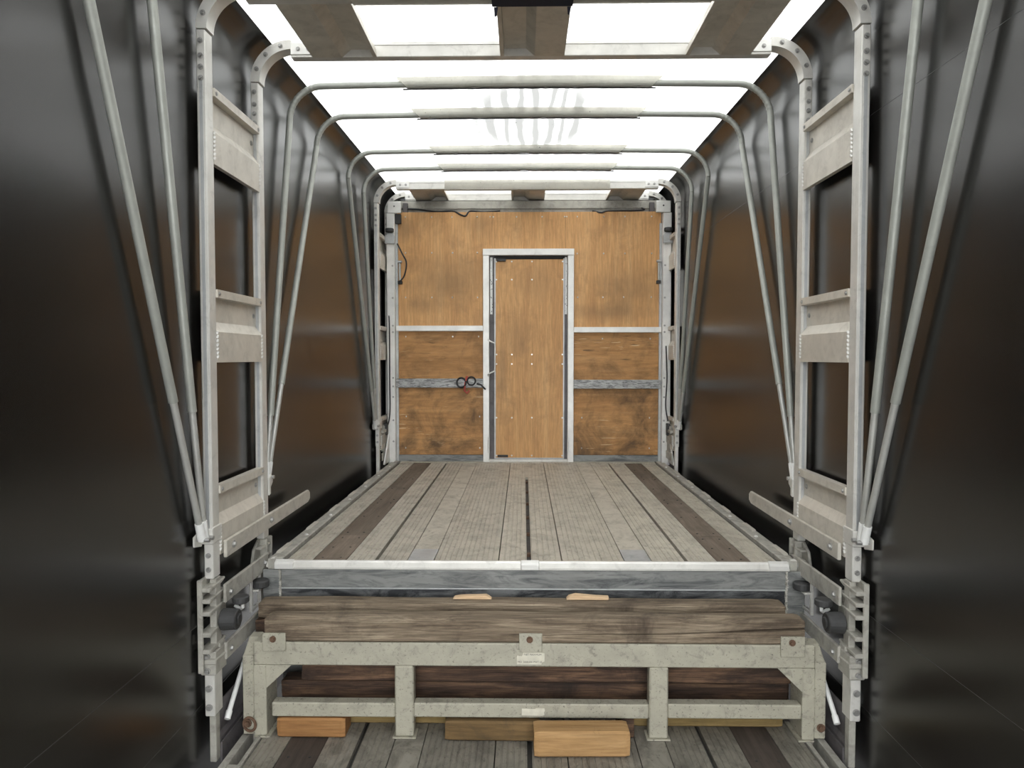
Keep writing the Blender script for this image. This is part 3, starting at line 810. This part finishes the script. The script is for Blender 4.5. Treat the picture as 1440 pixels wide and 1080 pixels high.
# carriage below the near frame
yA, yB, dY = 2.92, 3.50, 0.068
for sx in (-1, 1):
    # long bar that reaches past the second post
    z0, z1 = 0.134, 0.208
    bar = mesh_obj('guide_bar', MB().prism([(3.0, z0), (4.155, z0 + 0.004), (4.19, z0 + 0.02), (4.19, z1 - 0.018), (4.165, z1), (3.0, z1)], 'X', sx * 1.300, sx * 1.316), 'bar', nf, bev=0.003)
    bb = MB()
    for y in (3.07, 3.535):
        bb.bolt((sx * 1.300, y, (z0 + z1) / 2 + 0.003), (-sx, 0, 0), 0.012, 0.012)
    stuff(mesh_obj('bolt_heads', bb, 'bolt', bar))
    for (a, b) in ((-0.058, 0.022), (-0.304, -0.230)):
        b_ = mesh_obj('carriage_bar', MB().box(sx * 1.300, sx * 1.314, 2.985, 3.49, a, b), 'cast', nf, bev=0.003)
        bb = MB()
        bb.bolt((sx * 1.300, 3.03, (a + b) / 2 - 0.005), (-sx, 0, 0), 0.011, 0.010)
        bb.bolt((sx * 1.300, 3.44, (a + b) / 2), (-sx, 0, 0), 0.011, 0.010)
        stuff(mesh_obj('bolt_heads', bb, 'bolt', b_))
    # cast bracket with open pockets
    cb = MB()
    cb.box(sx * 1.356, sx * 1.368, 2.870, 2.99, 0.0, 0.074)       # upper plate
    cb.box(sx * 1.350, sx * 1.372, 2.866, 2.880, -0.315, 0.074)   # outer edge
    cb.box(sx * 1.322, sx * 1.350, 2.935, 2.985, -0.315, 0.062)   # spine
    for z in (0.035, -0.012, -0.064, -0.152, -0.222):
        cb.prism([(2.868, z - 0.012), (2.985, z - 0.006), (3.02, z + 0.004), (3.02, z + 0.014), (2.985, z + 0.010), (2.868, z + 0.006)], 'X', sx * 1.318, sx * 1.368)
    cb.prism([(2.985, -0.20), (3.09, -0.17), (3.09, -0.03), (2.985, 0.0)], 'X', sx * 1.345, sx * 1.362)
    mesh_obj('cast_bracket', cb, 'cast', nf, bev=0.003)
    # rollers
    rz, ry = -0.128, 2.985
    mesh_obj('roller', MB().cyl((sx * 1.318, ry, rz), (sx * 1.248, ry, rz), 0.046, 0.043, 20).cyl((sx * 1.248, ry, rz), (sx * 1.240, ry, rz), 0.026, 0.024, 14), 'rubber', nf, bev=0.004)
    mesh_obj('roller', MB().cyl((sx * 1.268, ry + 0.075, -0.082), (sx * 1.268, ry + 0.075, -0.052), 0.036, 0.036, 18), 'rubber', nf, bev=0.005)
    mesh_obj('roller_hook', MB().tube([(sx * 1.30, ry + 0.09, -0.10), (sx * 1.272, ry + 0.085, -0.115), (sx * 1.262, ry + 0.08, -0.105), (sx * 1.262, ry + 0.08, -0.085)], 0.008, 8), 'white', nf)
    # bracket and roller at the second post
    cb = MB()
    cb.prism([(yB - 0.10, -0.02), (yB - 0.075, 0.05), (yB - 0.01, 0.085), (yB + 0.075, 0.085), (yB + 0.10, 0.03), (yB + 0.135, -0.06), (yB + 0.135, -0.10), (yB - 0.10, -0.10)], 'X', sx * 1.345, sx * 1.358)
    cb.box(sx * 1.310, sx * 1.345, yB - 0.005, yB + 0.012, -0.28, 0.085)
    cb.box(sx * 1.310, sx * 1.345, yB + 0.062, yB + 0.078, -0.10, 0.085)
    for z in (0.05, 0.0, -0.06):
        cb.box(sx * 1.312, sx * 1.345, yB - 0.06, yB + 0.07, z - 0.005, z + 0.006)
    mesh_obj('cast_bracket', cb, 'cast', nf, bev=0.003)
    ub = MB()
    ub.box(sx * 1.312, sx * 1.326, 3.30, 3.316, -0.20, -0.058).box(sx * 1.312, sx * 1.326, 3.30, 3.42, -0.215, -0.198).box(sx * 1.312, sx * 1.326, 3.405, 3.42, -0.2, -0.058)
    ub.box(sx * 1.285, sx * 1.33, 3.31, 3.41, -0.120, -0.112)
    mesh_obj('roller_fork', ub, 'alu', nf, bev=0.002)
    mesh_obj('roller', MB().cyl((sx * 1.292, 3.36, -0.110), (sx * 1.292, 3.36, -0.076), 0.040, 0.040, 18), 'rubber', nf, bev=0.005)
    # lower post: cast sleeve, short post, skirt
    mesh_obj('sleeve_casting', MB().box(sx * 1.310, sx * 1.374, 2.895, 3.005, -0.335, -0.235)
             .prism([(2.885, -0.285), (3.0, -0.278), (3.0, -0.270), (2.885, -0.262)], 'X', sx * 1.304, sx * 1.376)
             .box(sx * 1.312, sx * 1.355, 2.945, 3.0, -0.236, -0.216), 'cast', nf, bev=0.006)
    lp = mesh_obj('lower_post', MB().box(sx * 1.322, sx * 1.364, 2.908, 2.988, -0.515, -0.335), 'alu', nf, bev=0.004)
    bb = MB()
    for z in (-0.395, -0.475):
        bb.bolt((sx * 1.345, 2.907, z), (0, -1, 0), 0.011, 0.010)
    for z in (-0.255, -0.315):
        bb.bolt((sx * 1.345, 2.895, z), (0, -1, 0), 0.010, 0.010)
    stuff(mesh_obj('bolt_heads', bb, 'bolt', lp))
    mesh_obj('skirt_post', MB().box(sx * 1.326, sx * 1.354, 2.925, 2.965, -0.72, -0.515), 'cast', nf, bev=0.003)
    mesh_obj('skirt_plate', MB().prism([(1.345, -0.70), (1.345, -0.50), (1.350, -0.50), (1.352, -0.62), (1.330, -0.645), (1.330, -0.70)] if sx > 0 else
                                       [(-1.345, -0.70), (-1.345, -0.50), (-1.350, -0.50), (-1.352, -0.62), (-1.330, -0.645), (-1.330, -0.70)], 'Y', 2.965, 4.2), 'dull', nf)
    mesh_obj('skirt_lip', MB().box(sx * 1.318, sx * 1.326, 2.965, 4.2, -0.74, -0.655), 'dull', nf)
    mesh_obj('tension_rod', MB().cyl((sx * 1.325, 3.30, -0.36), (sx * 1.325, 3.06, -0.565), 0.011, 0.011, 10).cyl((sx * 1.325, 3.06, -0.565), (sx * 1.325, 3.035, -0.59), 0.014, 0.014, 10), 'white', nf, smooth=True)

# foot of the far frame
for sx in (-1, 1):
    mesh_obj('skirt_post', MB().box(sx * 1.330, sx * 1.360, 6.37, 6.42, -0.12, 0.19), 'alu', ff, bev=0.003)
    mesh_obj('carriage_bar', MB().box(sx * 1.310, sx * 1.322, 6.43, 6.86, 0.20, 0.29), 'cast', ff, bev=0.003)
    mesh_obj('cast_bracket', MB().box(sx * 1.315, sx * 1.350, 6.55, 6.66, 0.12, 0.36).box(sx * 1.300, sx * 1.330, 6.45, 6.60, 0.30, 0.33), 'cast', ff, bev=0.004)
    mesh_obj('carriage_bar', MB().box(sx * 1.310, sx * 1.322, 6.43, 6.86, 0.05, 0.12), 'cast', ff, bev=0.003)
    mesh_obj('skirt_plate', MB().box(sx * 1.345, sx * 1.352, 6.42, 6.86, -0.12, 0.03), 'dull', ff)
    mesh_obj('stop_block', MB().box(sx * 1.295, sx * 1.325, 6.56, 6.62, 0.27, 0.38), 'rubber', ff, bev=0.004)

# navy strap folded over the near beam
sb = MB().box(-0.160, 0.172, 2.90, 2.985, 2.432, 2.447)
strap = thing('webbing_strap', (0, 2.95, 2.43), 'navy webbing strap wrapped over the nearest roof beam', 'strap')
mesh_obj('band', MB().box(-0.160, 0.172, 2.900, 2.985, 2.434, 2.443).box(-0.160, 0.172, 2.896, 2.903, 2.434, 2.51), 'navy', strap, bev=0.002)
mesh_obj('tail', MB().prism([(-0.152, 2.434), (-0.136, 2.434), (-0.140, 2.402), (-0.150, 2.396)], 'Y', 2.985, 2.992), 'navy', strap)
mesh_obj('tail', MB().prism([(0.150, 2.434), (0.166, 2.434), (0.158, 2.402), (0.152, 2.406)], 'Y', 2.985, 2.992), 'navy', strap)

# ------------------------------------------------------------------ bent pole bows
def bow(label, yb, zb, yt, rodlen, white_up=0.06):
    """one-piece tubular bow: two leaning legs, crimped corners, roof tube in a fabric pocket"""
    b = thing('roof_bow', (0, yb, zb), label, 'roof bow', 'bent tube roof bows')
    X, ZS, R, r = 1.345, 2.315 + rise(yt), 0.19, 0.0175
    d = Vector((0, yt - yb, ZS - zb))
    L = d.length; d /= L
    for sx in (-1, 1):
        P = lambda s: Vector((sx * X, yb, zb)) + d * s
        lg = mesh_obj('leg', MB().tube([P(rodlen), P(rodlen + 0.001), P(L)], r, 14), 'tube', b, smooth=True)
        lg.data.materials[0] = M['tube']
        mesh_obj('inner_rod', MB().cyl(P(0.05), P(rodlen + 0.02), r * 0.78, r * 0.78, 12), 'rod', b, smooth=True)
        mesh_obj('end_fitting', MB().cyl(P(-0.02), P(white_up), r * 1.02, r * 0.95, 12), 'white', b, smooth=True)
        pts = []
        n = 48
        for i in range(n + 1):
            a = i / n * math.pi / 2
            pts.append((sx * (X - R + R * math.cos(a)), yt, ZS + R * math.sin(a)))
        mesh_obj('crimped_corner', MB().tube(pts, r, 12, lambda i: r * (1 + (0.07 * math.sin(i * 2 * math.pi / 2.0 * 0.5) if 6 < i < 42 else 0))), 'tube', b, smooth=True)
    xe = X - R
    pts = []
    for i in range(41):
        u = -1 + 2 * i / 40
        pts.append((u * xe, yt, ZS + R + 0.010 * (1 - u * u)))
    mesh_obj('roof_tube', MB().tube(pts, r, 12), 'tube', b, smooth=True)
    # pocket of roof sheet sewn round the tube, its ends cut on the slant
    rings = []
    n = 60
    x0, x1 = -0.735, 0.737
    for i in range(n + 1):
        x = x0 + (x1 - x0) * i / n
        u = x / xe
        zt = ZS + R + 0.010 * (1 - u * u)
        w = 0.0025 * noise.noise(Vector((x * 14, yb * 5, 1)))
        e = min(1.0, min(i, n - i) / 4)
        top = 0.034
        rr = r + 0.0025
        ring = [(-0.024, top), (-rr - 0.003 + w, 0.012), (-rr + w, -0.006), (-0.010, -rr * 0.88 + w), (0.010, -rr * 0.95 + w), (rr + 0.003 - w, -0.008 * e), (rr + 0.006, 0.012), (0.030, top)]
        sl = (1 - e) * (1 if i < n / 2 else -1)
        rings.append([(x + sl * (0.03 - q) * 1.1, yt + p, zt + q) for p, q in ring])
    mesh_obj('fabric_sleeve', MB().ring_skin(rings), 'sleeve', b)
    shadow = []
    for i in range(n + 1):
        x = x0 + 0.03 + (x1 - x0 - 0.06) * i / n
        u = x / xe
        zt = ZS + R + 0.010 * (1 - u * u)
        shadow.append((x, yt + 0.010, zt - r - 0.005 + 0.002 * noise.noise(Vector((x * 25, yb * 3, 7)))))
    mesh_obj('sleeve_shadow', MB().tube(shadow, 0.004, 6), 'cable', b)  # black strand standing in for the shadow line under the pocket
    return b
bow('bent tube roof bow leaning furthest towards the viewer from the near frame', 2.86, 0.262, 2.085, 0.60)
bow('bent tube roof bow just in front of the near frame, steeper of the two', 2.885, 0.262, 2.535, 0.52)
bow('bent tube roof bow directly behind the near frame', 3.605, 0.395, 4.03, 0.30)
bow('bent tube roof bow second behind the near frame, leaning further towards the bulkhead', 3.625, 0.395, 4.55, 0.50)
bow('bent tube roof bow leaning away from the far frame, further from the bulkhead', 6.28, 0.38, 5.37, 0.35)
bow('bent tube roof bow just in front of the far frame, steeper than its twin', 6.32, 0.38, 5.88, 0.35)

# ------------------------------------------------------------------ cables and small things at the bulkhead
def cable(name, pts, r, label, mat='cable', parts=None):
    P = [Vector(p) for p in pts]
    out = []
    for i in range(len(P) - 1):          # Catmull-Rom
        p0, p1, p2, p3 = P[max(i - 1, 0)], P[i], P[i + 1], P[min(i + 2, len(P) - 1)]
        for k in range(8):
            t = k / 8
            out.append(0.5 * ((2 * p1) + (-p0 + p2) * t + (2 * p0 - 5 * p1 + 4 * p2 - p3) * t * t + (-p0 + 3 * p1 - 3 * p2 + p3) * t ** 3))
    out.append(P[-1])
    b = min(P, key=lambda q: q.z)
    o = mesh_obj(name, MB().tube(out, r, 8), mat, base=b, smooth=True)
    return tag(o, label, 'cable')
yb = BULK_Y
cable('cable', [(-1.215, yb - 0.05, 2.06), (-1.17, yb - 0.05, 1.97), (-1.13, yb - 0.05, 1.88), (-1.15, yb - 0.055, 1.76), (-1.205, yb - 0.055, 1.69)], 0.007, 'black cable looping against the plywood beside the door side post at the left')
cable('cable', [(-1.30, 6.70, 1.42), (-1.285, 6.655, 1.28), (-1.285, 6.655, 0.80), (-1.285, 6.655, 0.48), (-1.30, 6.62, 0.36), (-1.315, 6.58, 0.40)], 0.006, 'black cable hanging down the left bulkhead post to the floor bracket')
cable('cable', [(1.30, 6.66, 1.10), (1.31, 6.655, 0.80), (1.30, 6.655, 0.55), (1.315, 6.62, 0.40)], 0.006, 'black cable hanging down the right bulkhead post')
cable('cable', [(-1.24, yb + 0.025, 2.40), (-1.05, yb + 0.02, 2.395), (-0.85, yb + 0.015, 2.368), (-0.70, yb + 0.005, 2.372), (-0.62, yb - 0.006, 2.335), (-0.575, yb - 0.01, 2.325), (-0.53, yb + 0.01, 2.372), (-0.40, yb + 0.02, 2.366), (-0.25, yb + 0.02, 2.376)], 0.008, 'black cable drooping from the header onto the plywood above the left sheet')
cable('cable', [(0.62, yb + 0.02, 2.372), (0.70, yb - 0.004, 2.352), (0.76, yb + 0.005, 2.366), (0.95, yb + 0.02, 2.372), (1.10, yb + 0.02, 2.38), (1.08, yb + 0.015, 2.40)], 0.008, 'black cable lying in the header above the right sheet')
cd = thing('elastic_cord', (-0.56, BULK_Y - 0.05, 0.66), 'red and black elastic cord coiled on the lower left rail', 'cord')
mesh_obj('black_loop', MB().torus((-0.615, BULK_Y - 0.058, 0.755), (0.25, 1, 0), 0.045, 0.009), 'cable', cd, smooth=True)
mesh_obj('black_loop', MB().torus((-0.520, BULK_Y - 0.058, 0.770), (-0.2, 1, 0), 0.038, 0.008), 'cable', cd, smooth=True)
mesh_obj('red_cord', MB().tube([(-0.560, BULK_Y - 0.06, 0.815), (-0.572, BULK_Y - 0.068, 0.78), (-0.580, BULK_Y - 0.066, 0.73), (-0.585, BULK_Y - 0.066, 0.68), (-0.56, BULK_Y - 0.064, 0.655), (-0.54, BULK_Y - 0.064, 0.68)], 0.009, 8), 'red', cd, smooth=True)
mesh_obj('hook_end', MB().tube([(-0.47, BULK_Y - 0.056, 0.745), (-0.43, BULK_Y - 0.056, 0.735), (-0.405, BULK_Y - 0.06, 0.71), (-0.385, BULK_Y - 0.06, 0.69)], 0.008, 8), 'cable', cd, smooth=True)
for sx, xx in ((-1, -1.195), (1, 1.238)):
    t = thing('latch_rod', (xx, BULK_Y - 0.02, 1.68), 'short metal latch rod on the %s edge of the upper plywood' % ('left' if sx < 0 else 'right'), 'latch')
    mesh_obj('rod', MB().cyl((xx, BULK_Y - 0.03, 1.72), (xx, BULK_Y - 0.03, 1.88), 0.010, 0.010, 10), 'rod', t, smooth=True)
    mesh_obj('bracket', MB().box(xx - 0.02, xx + 0.02, BULK_Y - 0.04, BULK_Y - 0.001, 1.685, 1.715), 'rubber', t, bev=0.003)
    mesh_obj('bracket', MB().box(xx - 0.018, xx + 0.018, BULK_Y - 0.04, BULK_Y - 0.001, 1.885, 1.905), 'galv', t, bev=0.003)

# ------------------------------------------------------------------ steel rack in front of the step
RY = 3.09
rk = thing('timber_rack', (0, RY + 0.1, FLOOR_Z), 'grey painted steel rack on the lower deck carrying the split front timber', 'rack')
ZT, ZB = -0.270, -0.374
mesh_obj('top_rail', MB().box(-1.228, 1.250, RY, RY + 0.095, ZB, ZT), 'rack', rk, bev=0.005)
mesh_obj('lower_rail', MB().box(-1.150, -0.599, RY + 0.003, RY + 0.060, -0.608, -0.544), 'rack', rk, bev=0.005)
mesh_obj('lower_rail', MB().box(-0.516, 0.526, RY + 0.003, RY + 0.060, -0.606, -0.542), 'rack', rk, bev=0.005)
mesh_obj('lower_rail', MB().box(0.609, 1.196, RY + 0.003, RY + 0.060, -0.603, -0.539), 'rack', rk, bev=0.005)
for (a, b) in ((-1.228, -1.172), (1.196, 1.250)):
    mesh_obj('leg', MB().box(a, b, RY, RY + 0.14, FLOOR_Z + 0.008, ZB), 'rack', rk, bev=0.003)
for (a, b) in ((-0.599, -0.516), (0.526, 0.609)):
    lg = mesh_obj('leg', MB().box(a, b, RY - 0.001, RY + 0.065, FLOOR_Z + 0.008, ZB), 'rack', rk, bev=0.006)
    mesh_obj('foot_plate', MB().box(a - 0.010, b + 0.010, RY - 0.006, RY + 0.075, FLOOR_Z + 0.001, FLOOR_Z + 0.008), 'rack', lg)
for (a, b) in ((-1.226, -1.155), (1.180, 1.248)):
    mesh_obj('foot_plate', MB().box(a, b, RY - 0.006, RY + 0.16, FLOOR_Z + 0.001, FLOOR_Z + 0.008), 'rack', rk)
mesh_obj('gusset', MB().prism([(-1.172, ZB), (-1.060, ZB), (-1.172, ZB - 0.105)], 'Y', RY + 0.004, RY + 0.014), 'rack', rk)
mesh_obj('gusset', MB().prism([(1.196, ZB), (1.088, ZB), (1.196, ZB - 0.105)], 'Y', RY + 0.004, RY + 0.014), 'rack', rk)
for sx, a, b in ((-1, -1.278, -1.229), (1, 1.251, 1.300)):
    zt = -0.335 if sx < 0 else -0.350
    ep = mesh_obj('end_channel', MB().prism([(RY + 0.003, FLOOR_Z + 0.012), (RY + 0.003, zt), (RY + 0.02, zt + 0.006), (RY + 0.085, zt + 0.055), (RY + 0.135, zt + 0.06), (RY + 0.135, FLOOR_Z + 0.012)], 'X', a, b), 'rack', rk, bev=0.003)
    xc = (a + b) / 2
    mesh_obj('rusty_bolt', MB().bolt((xc + 0.004 * sx, RY + 0.003, FLOOR_Z + 0.062), (0, -1, 0), 0.014, 0.014), 'rust', ep)
    if sx < 0:
        mesh_obj('lashing_ring', MB().torus((xc + 0.008, RY - 0.008, FLOOR_Z + 0.062), (0.25, 1, 0), 0.030, 0.006), 'rust', ep, smooth=True)
    wb = MB()
    xe = b if sx < 0 else a
    for z in (-0.62, -0.585, -0.50, -0.46):
        wb.cyl((xe, RY - 0.001, z), (xe, RY + 0.002, z - 0.012), 0.004, 0.006, 6)
    stuff(mesh_obj('weld_bead', wb, 'rack', ep))
for (a, b, z0, z1) in ((-1.183, -1.080, -0.306, -0.226), (-0.048, 0.053, -0.304, -0.221), (1.096, 1.200, -0.318, -0.228)):
    tb = mesh_obj('stop_tab', MB().box(a, b, RY - 0.011, RY - 0.001, z0, z1), 'rack', rk, bev=0.002)
    mesh_obj('rusty_bolt', MB().bolt(((a + b) / 2 - 0.004, RY - 0.011, z1 - 0.026), (0, -1, 0), 0.011, 0.010), 'rust', tb)
# worn stickers with print
def text_part(txt, size, x, z, y, par):
    cu = bpy.data.curves.new('print', 'FONT')
    cu.body = txt; cu.size = size; cu.extrude = 0.0002; cu.align_x = 'LEFT'
    cu.materials.append(M['ink'])
    tmp = bpy.data.objects.new('print_curve', cu)
    COL.objects.link(tmp)
    me = bpy.data.meshes.new_from_object(tmp.evaluated_get(bpy.context.evaluated_depsgraph_get()))
    bpy.data.objects.remove(tmp)
    o = bpy.data.objects.new('print', me)
    COL.objects.link(o)
    o.parent = par
    b = BASE[par.name]
    o.location = (x - b.x, y - b.y, z - b.z)
    o.rotation_euler = (math.pi / 2, 0, 0)
    return o
sk = mesh_obj('sticker', MB().prism([(-0.058, -0.362), (0.050, -0.362), (0.052, -0.354), (0.064, -0.348), (0.064, -0.312), (0.046, -0.308), (-0.030, -0.309), (-0.036, -0.326), (-0.058, -0.322)], 'Y', RY - 0.0012, RY - 0.0002), 'sticker', rk)
text_part('/ NET MAXIMUM', 0.0112, -0.032, -0.3215, RY - 0.0016, sk)
text_part('MO  2000,000 PWT 25', 0.0112, -0.054, -0.3545, RY - 0.0016, sk)
mesh_obj('sticker', MB().prism([(-0.036, -0.592), (0.055, -0.594), (0.064, -0.590), (0.062, -0.578), (0.066, -0.572), (0.064, -0.560), (0.028, -0.560), (0.02, -0.564), (-0.036, -0.562)], 'Y', RY + 0.0016, RY + 0.0026), 'sticker', rk)

# ------------------------------------------------------------------ timbers and blocks
def timber(name, x0, x1, y0, y1, z0, z1, mat, label, cat, seed, amp=0.004, crack=None, group=None, wane=0.0, n=70, yaw=0.0, keep_base=True, rnd=0.008):
    """sawn timber: slightly wavy faces, worn arrises, optional long split in the front face"""
    W, H = y1 - y0, z1 - z0
    rings = []
    for i in range(n + 1):
        t = i / n
        x = x0 + (x1 - x0) * t
        endr = 0.004 if i in (0, n) else 0.0
        q = rnd
        base = [(0, q), (q, 0), (W - q, 0), (W, q), (W, H - q), (W - q, H), (W * 0.5, H), (q, H), (0, H - q)]
        zc = H * 0.5
        gd, gw = 0.0, 0.0006
        if crack:
            zc, gd, gw = crack(t)
        base += [(0, zc + gw), (gd, zc), (0, zc - gw)]
        ring = []
        for k, (a, b) in enumerate(base):
            nz = noise.noise(Vector((x * 2.6, a * 22 + seed * 7.3, b * 22)))
            ny_ = noise.noise(Vector((x * 2.2 + 40, a * 22 + seed * 5.1, b * 22)))
            dz = amp * nz if b > q else 0
            dy = amp * ny_
            if k in (7, 8) and wane:
                dz -= wane * max(0, noise.noise(Vector((x * 3.1 + seed, 0, 2)))) * 2.2
            a2 = min(max(a, endr), W - endr) if endr else a
            b2 = min(max(b, endr), H - endr) if endr else b
            ring.append((x + random.uniform(-0.002, 0.002) * (1 if i in (0, n) else 0), y0 + a2 + dy, z0 + b2 + dz))
        rings.append(ring)
    mb = MB().ring_skin(rings)
    cx, cy = (x0 + x1) / 2, (y0 + y1) / 2
    if yaw:
        c, s = math.cos(yaw), math.sin(yaw)
        mb.v = [(cx + (p[0] - cx) * c - (p[1] - cy) * s, cy + (p[0] - cx) * s + (p[1] - cy) * c, p[2]) for p in mb.v]
    o = mesh_obj(name, mb, mat, base=(cx, cy, z0))
    return tag(o, label, cat, group)

ZR = ZT + 0.001
def crack1(t):
    # split opens towards the right-hand end and climbs
    if t < 0.40:
        return (0.034, 0.0006, 0.0004)
    u = (t - 0.40) / 0.60
    return (0.030 + 0.042 * u ** 1.4, 0.004 + 0.030 * u, 0.0008 + 0.0055 * u ** 1.5)
timber('timber', -1.176, 1.205, RY + 0.002, RY + 0.106, ZR, ZR + 0.108, 'timber', 'weathered front timber on the rack with a long split at one end', 'timber', 1, 0.006, crack1, 'stacked timbers at the step', 0.018, 110)
G = 'stacked timbers at the step'
TY0, TY1 = 3.245, 3.352
timber('timber', -1.262, 1.175, TY0, TY1 - 0.005, -0.222, -0.148, 'timber', 'weathered timber lying behind the split front timber, topmost of the rear stack', 'timber', 2, 0.004, None, G, 0.004)
timber('timber', -1.275, 1.10, TY0 - 0.004, TY1, -0.330, -0.229, 'timber_dark', 'dark timber whose end sticks out at the left under the top timber', 'timber', 3, 0.003, None, G)
timber('timber', -1.10, 1.19, TY0 + 0.004, TY1, -0.424, -0.336, 'timber_dark', 'dark brown timber seen under the top rail of the rack, third of the rear stack', 'timber', 4, 0.003, None, G)
timber('timber', -1.06, 1.21, TY0 - 0.006, TY1, -0.515, -0.430, 'timber_dark', 'reddish dark timber seen through the rack openings, above the lowest timber', 'timber', 5, 0.003, None, G)
timber('timber', -1.16, 0.55, TY0 + 0.004, TY1, -0.602, -0.516, 'timber_dark', 'blackened lowest timber of the rear stack, behind the lower rail', 'timber', 6, 0.003, None, G)
timber('timber', 0.56, 1.20, TY0 + 0.010, TY1, -0.602, -0.516, 'timber_dark', 'short blackened timber at the right end of the lowest row', 'timber', 9, 0.003, None, G)
G2 = 'wood blocks on the lower deck'
fz = FLOOR_Z + 0.001
timber('board', -0.86, -0.22, 3.215, 3.335, fz, -0.603, 'pine_yellow', 'yellowish board on the lower deck behind the left middle leg of the rack', 'board', 11, 0.002, None, G2, 0, 24)
timber('board', 0.475, 1.155, 3.205, 3.335, fz, -0.603, 'pine_yellow', 'yellowish board on the lower deck behind the right middle leg of the rack', 'board', 12, 0.002, None, G2, 0, 24)
timber('wood_block', -1.125, -0.822, 3.085, 3.195, fz, -0.612, 'pine_orange', 'orange pine block under the lower rail at the left leg of the rack', 'block', 13, 0.003, None, G2, 0, 20)
timber('wood_block', -0.375, 0.043, 3.070, 3.170, fz, -0.612, 'block_dark', 'dirty brown block lying half behind the pale front block', 'block', 14, 0.003, None, G2, 0, 20)
timber('wood_block', 0.016, 0.420, 2.945, 3.055, fz, -0.588, 'pine', 'pale pine block lying loose in front of the rack', 'block', 15, 0.004, None, G2, 0, 20, yaw=0.02, rnd=0.010)
timber('wood_block', 0.40, 0.462, 3.10, 3.26, fz, -0.612, 'timber_dark', 'small dark block standing beside the pale front block', 'block', 16, 0.002, None, G2, 0, 6)
# split chips on the top timber
for (x0, x1, lab) in ((-0.362, -0.178, 'pale split wood chip lying on the rear timber, left one'), (0.172, 0.372, 'pale split wood chip lying on the rear timber, right one')):
    w = x1 - x0
    if x0 < 0:
        pr = [(0, 0), (w, 0), (w * 0.93, 0.010), (w * 0.86, 0.017), (w * 0.2, 0.013), (w * 0.05, 0.008)]
    else:
        pr = [(0, 0), (w, 0), (w, 0.012), (w * 0.72, 0.014), (w * 0.5, 0.018), (w * 0.22, 0.023), (w * 0.06, 0.014)]
    mb = MB().prism([(x0 + a, -0.146 + b) for a, b in pr], 'Y', 3.300, 3.335)
    o = mesh_obj('wood_chip', mb, 'chip', base=(x0 + w / 2, 3.32, -0.146), bev=0.002)
    tag(o, lab, 'wood chip', 'split chips on the rear timber')
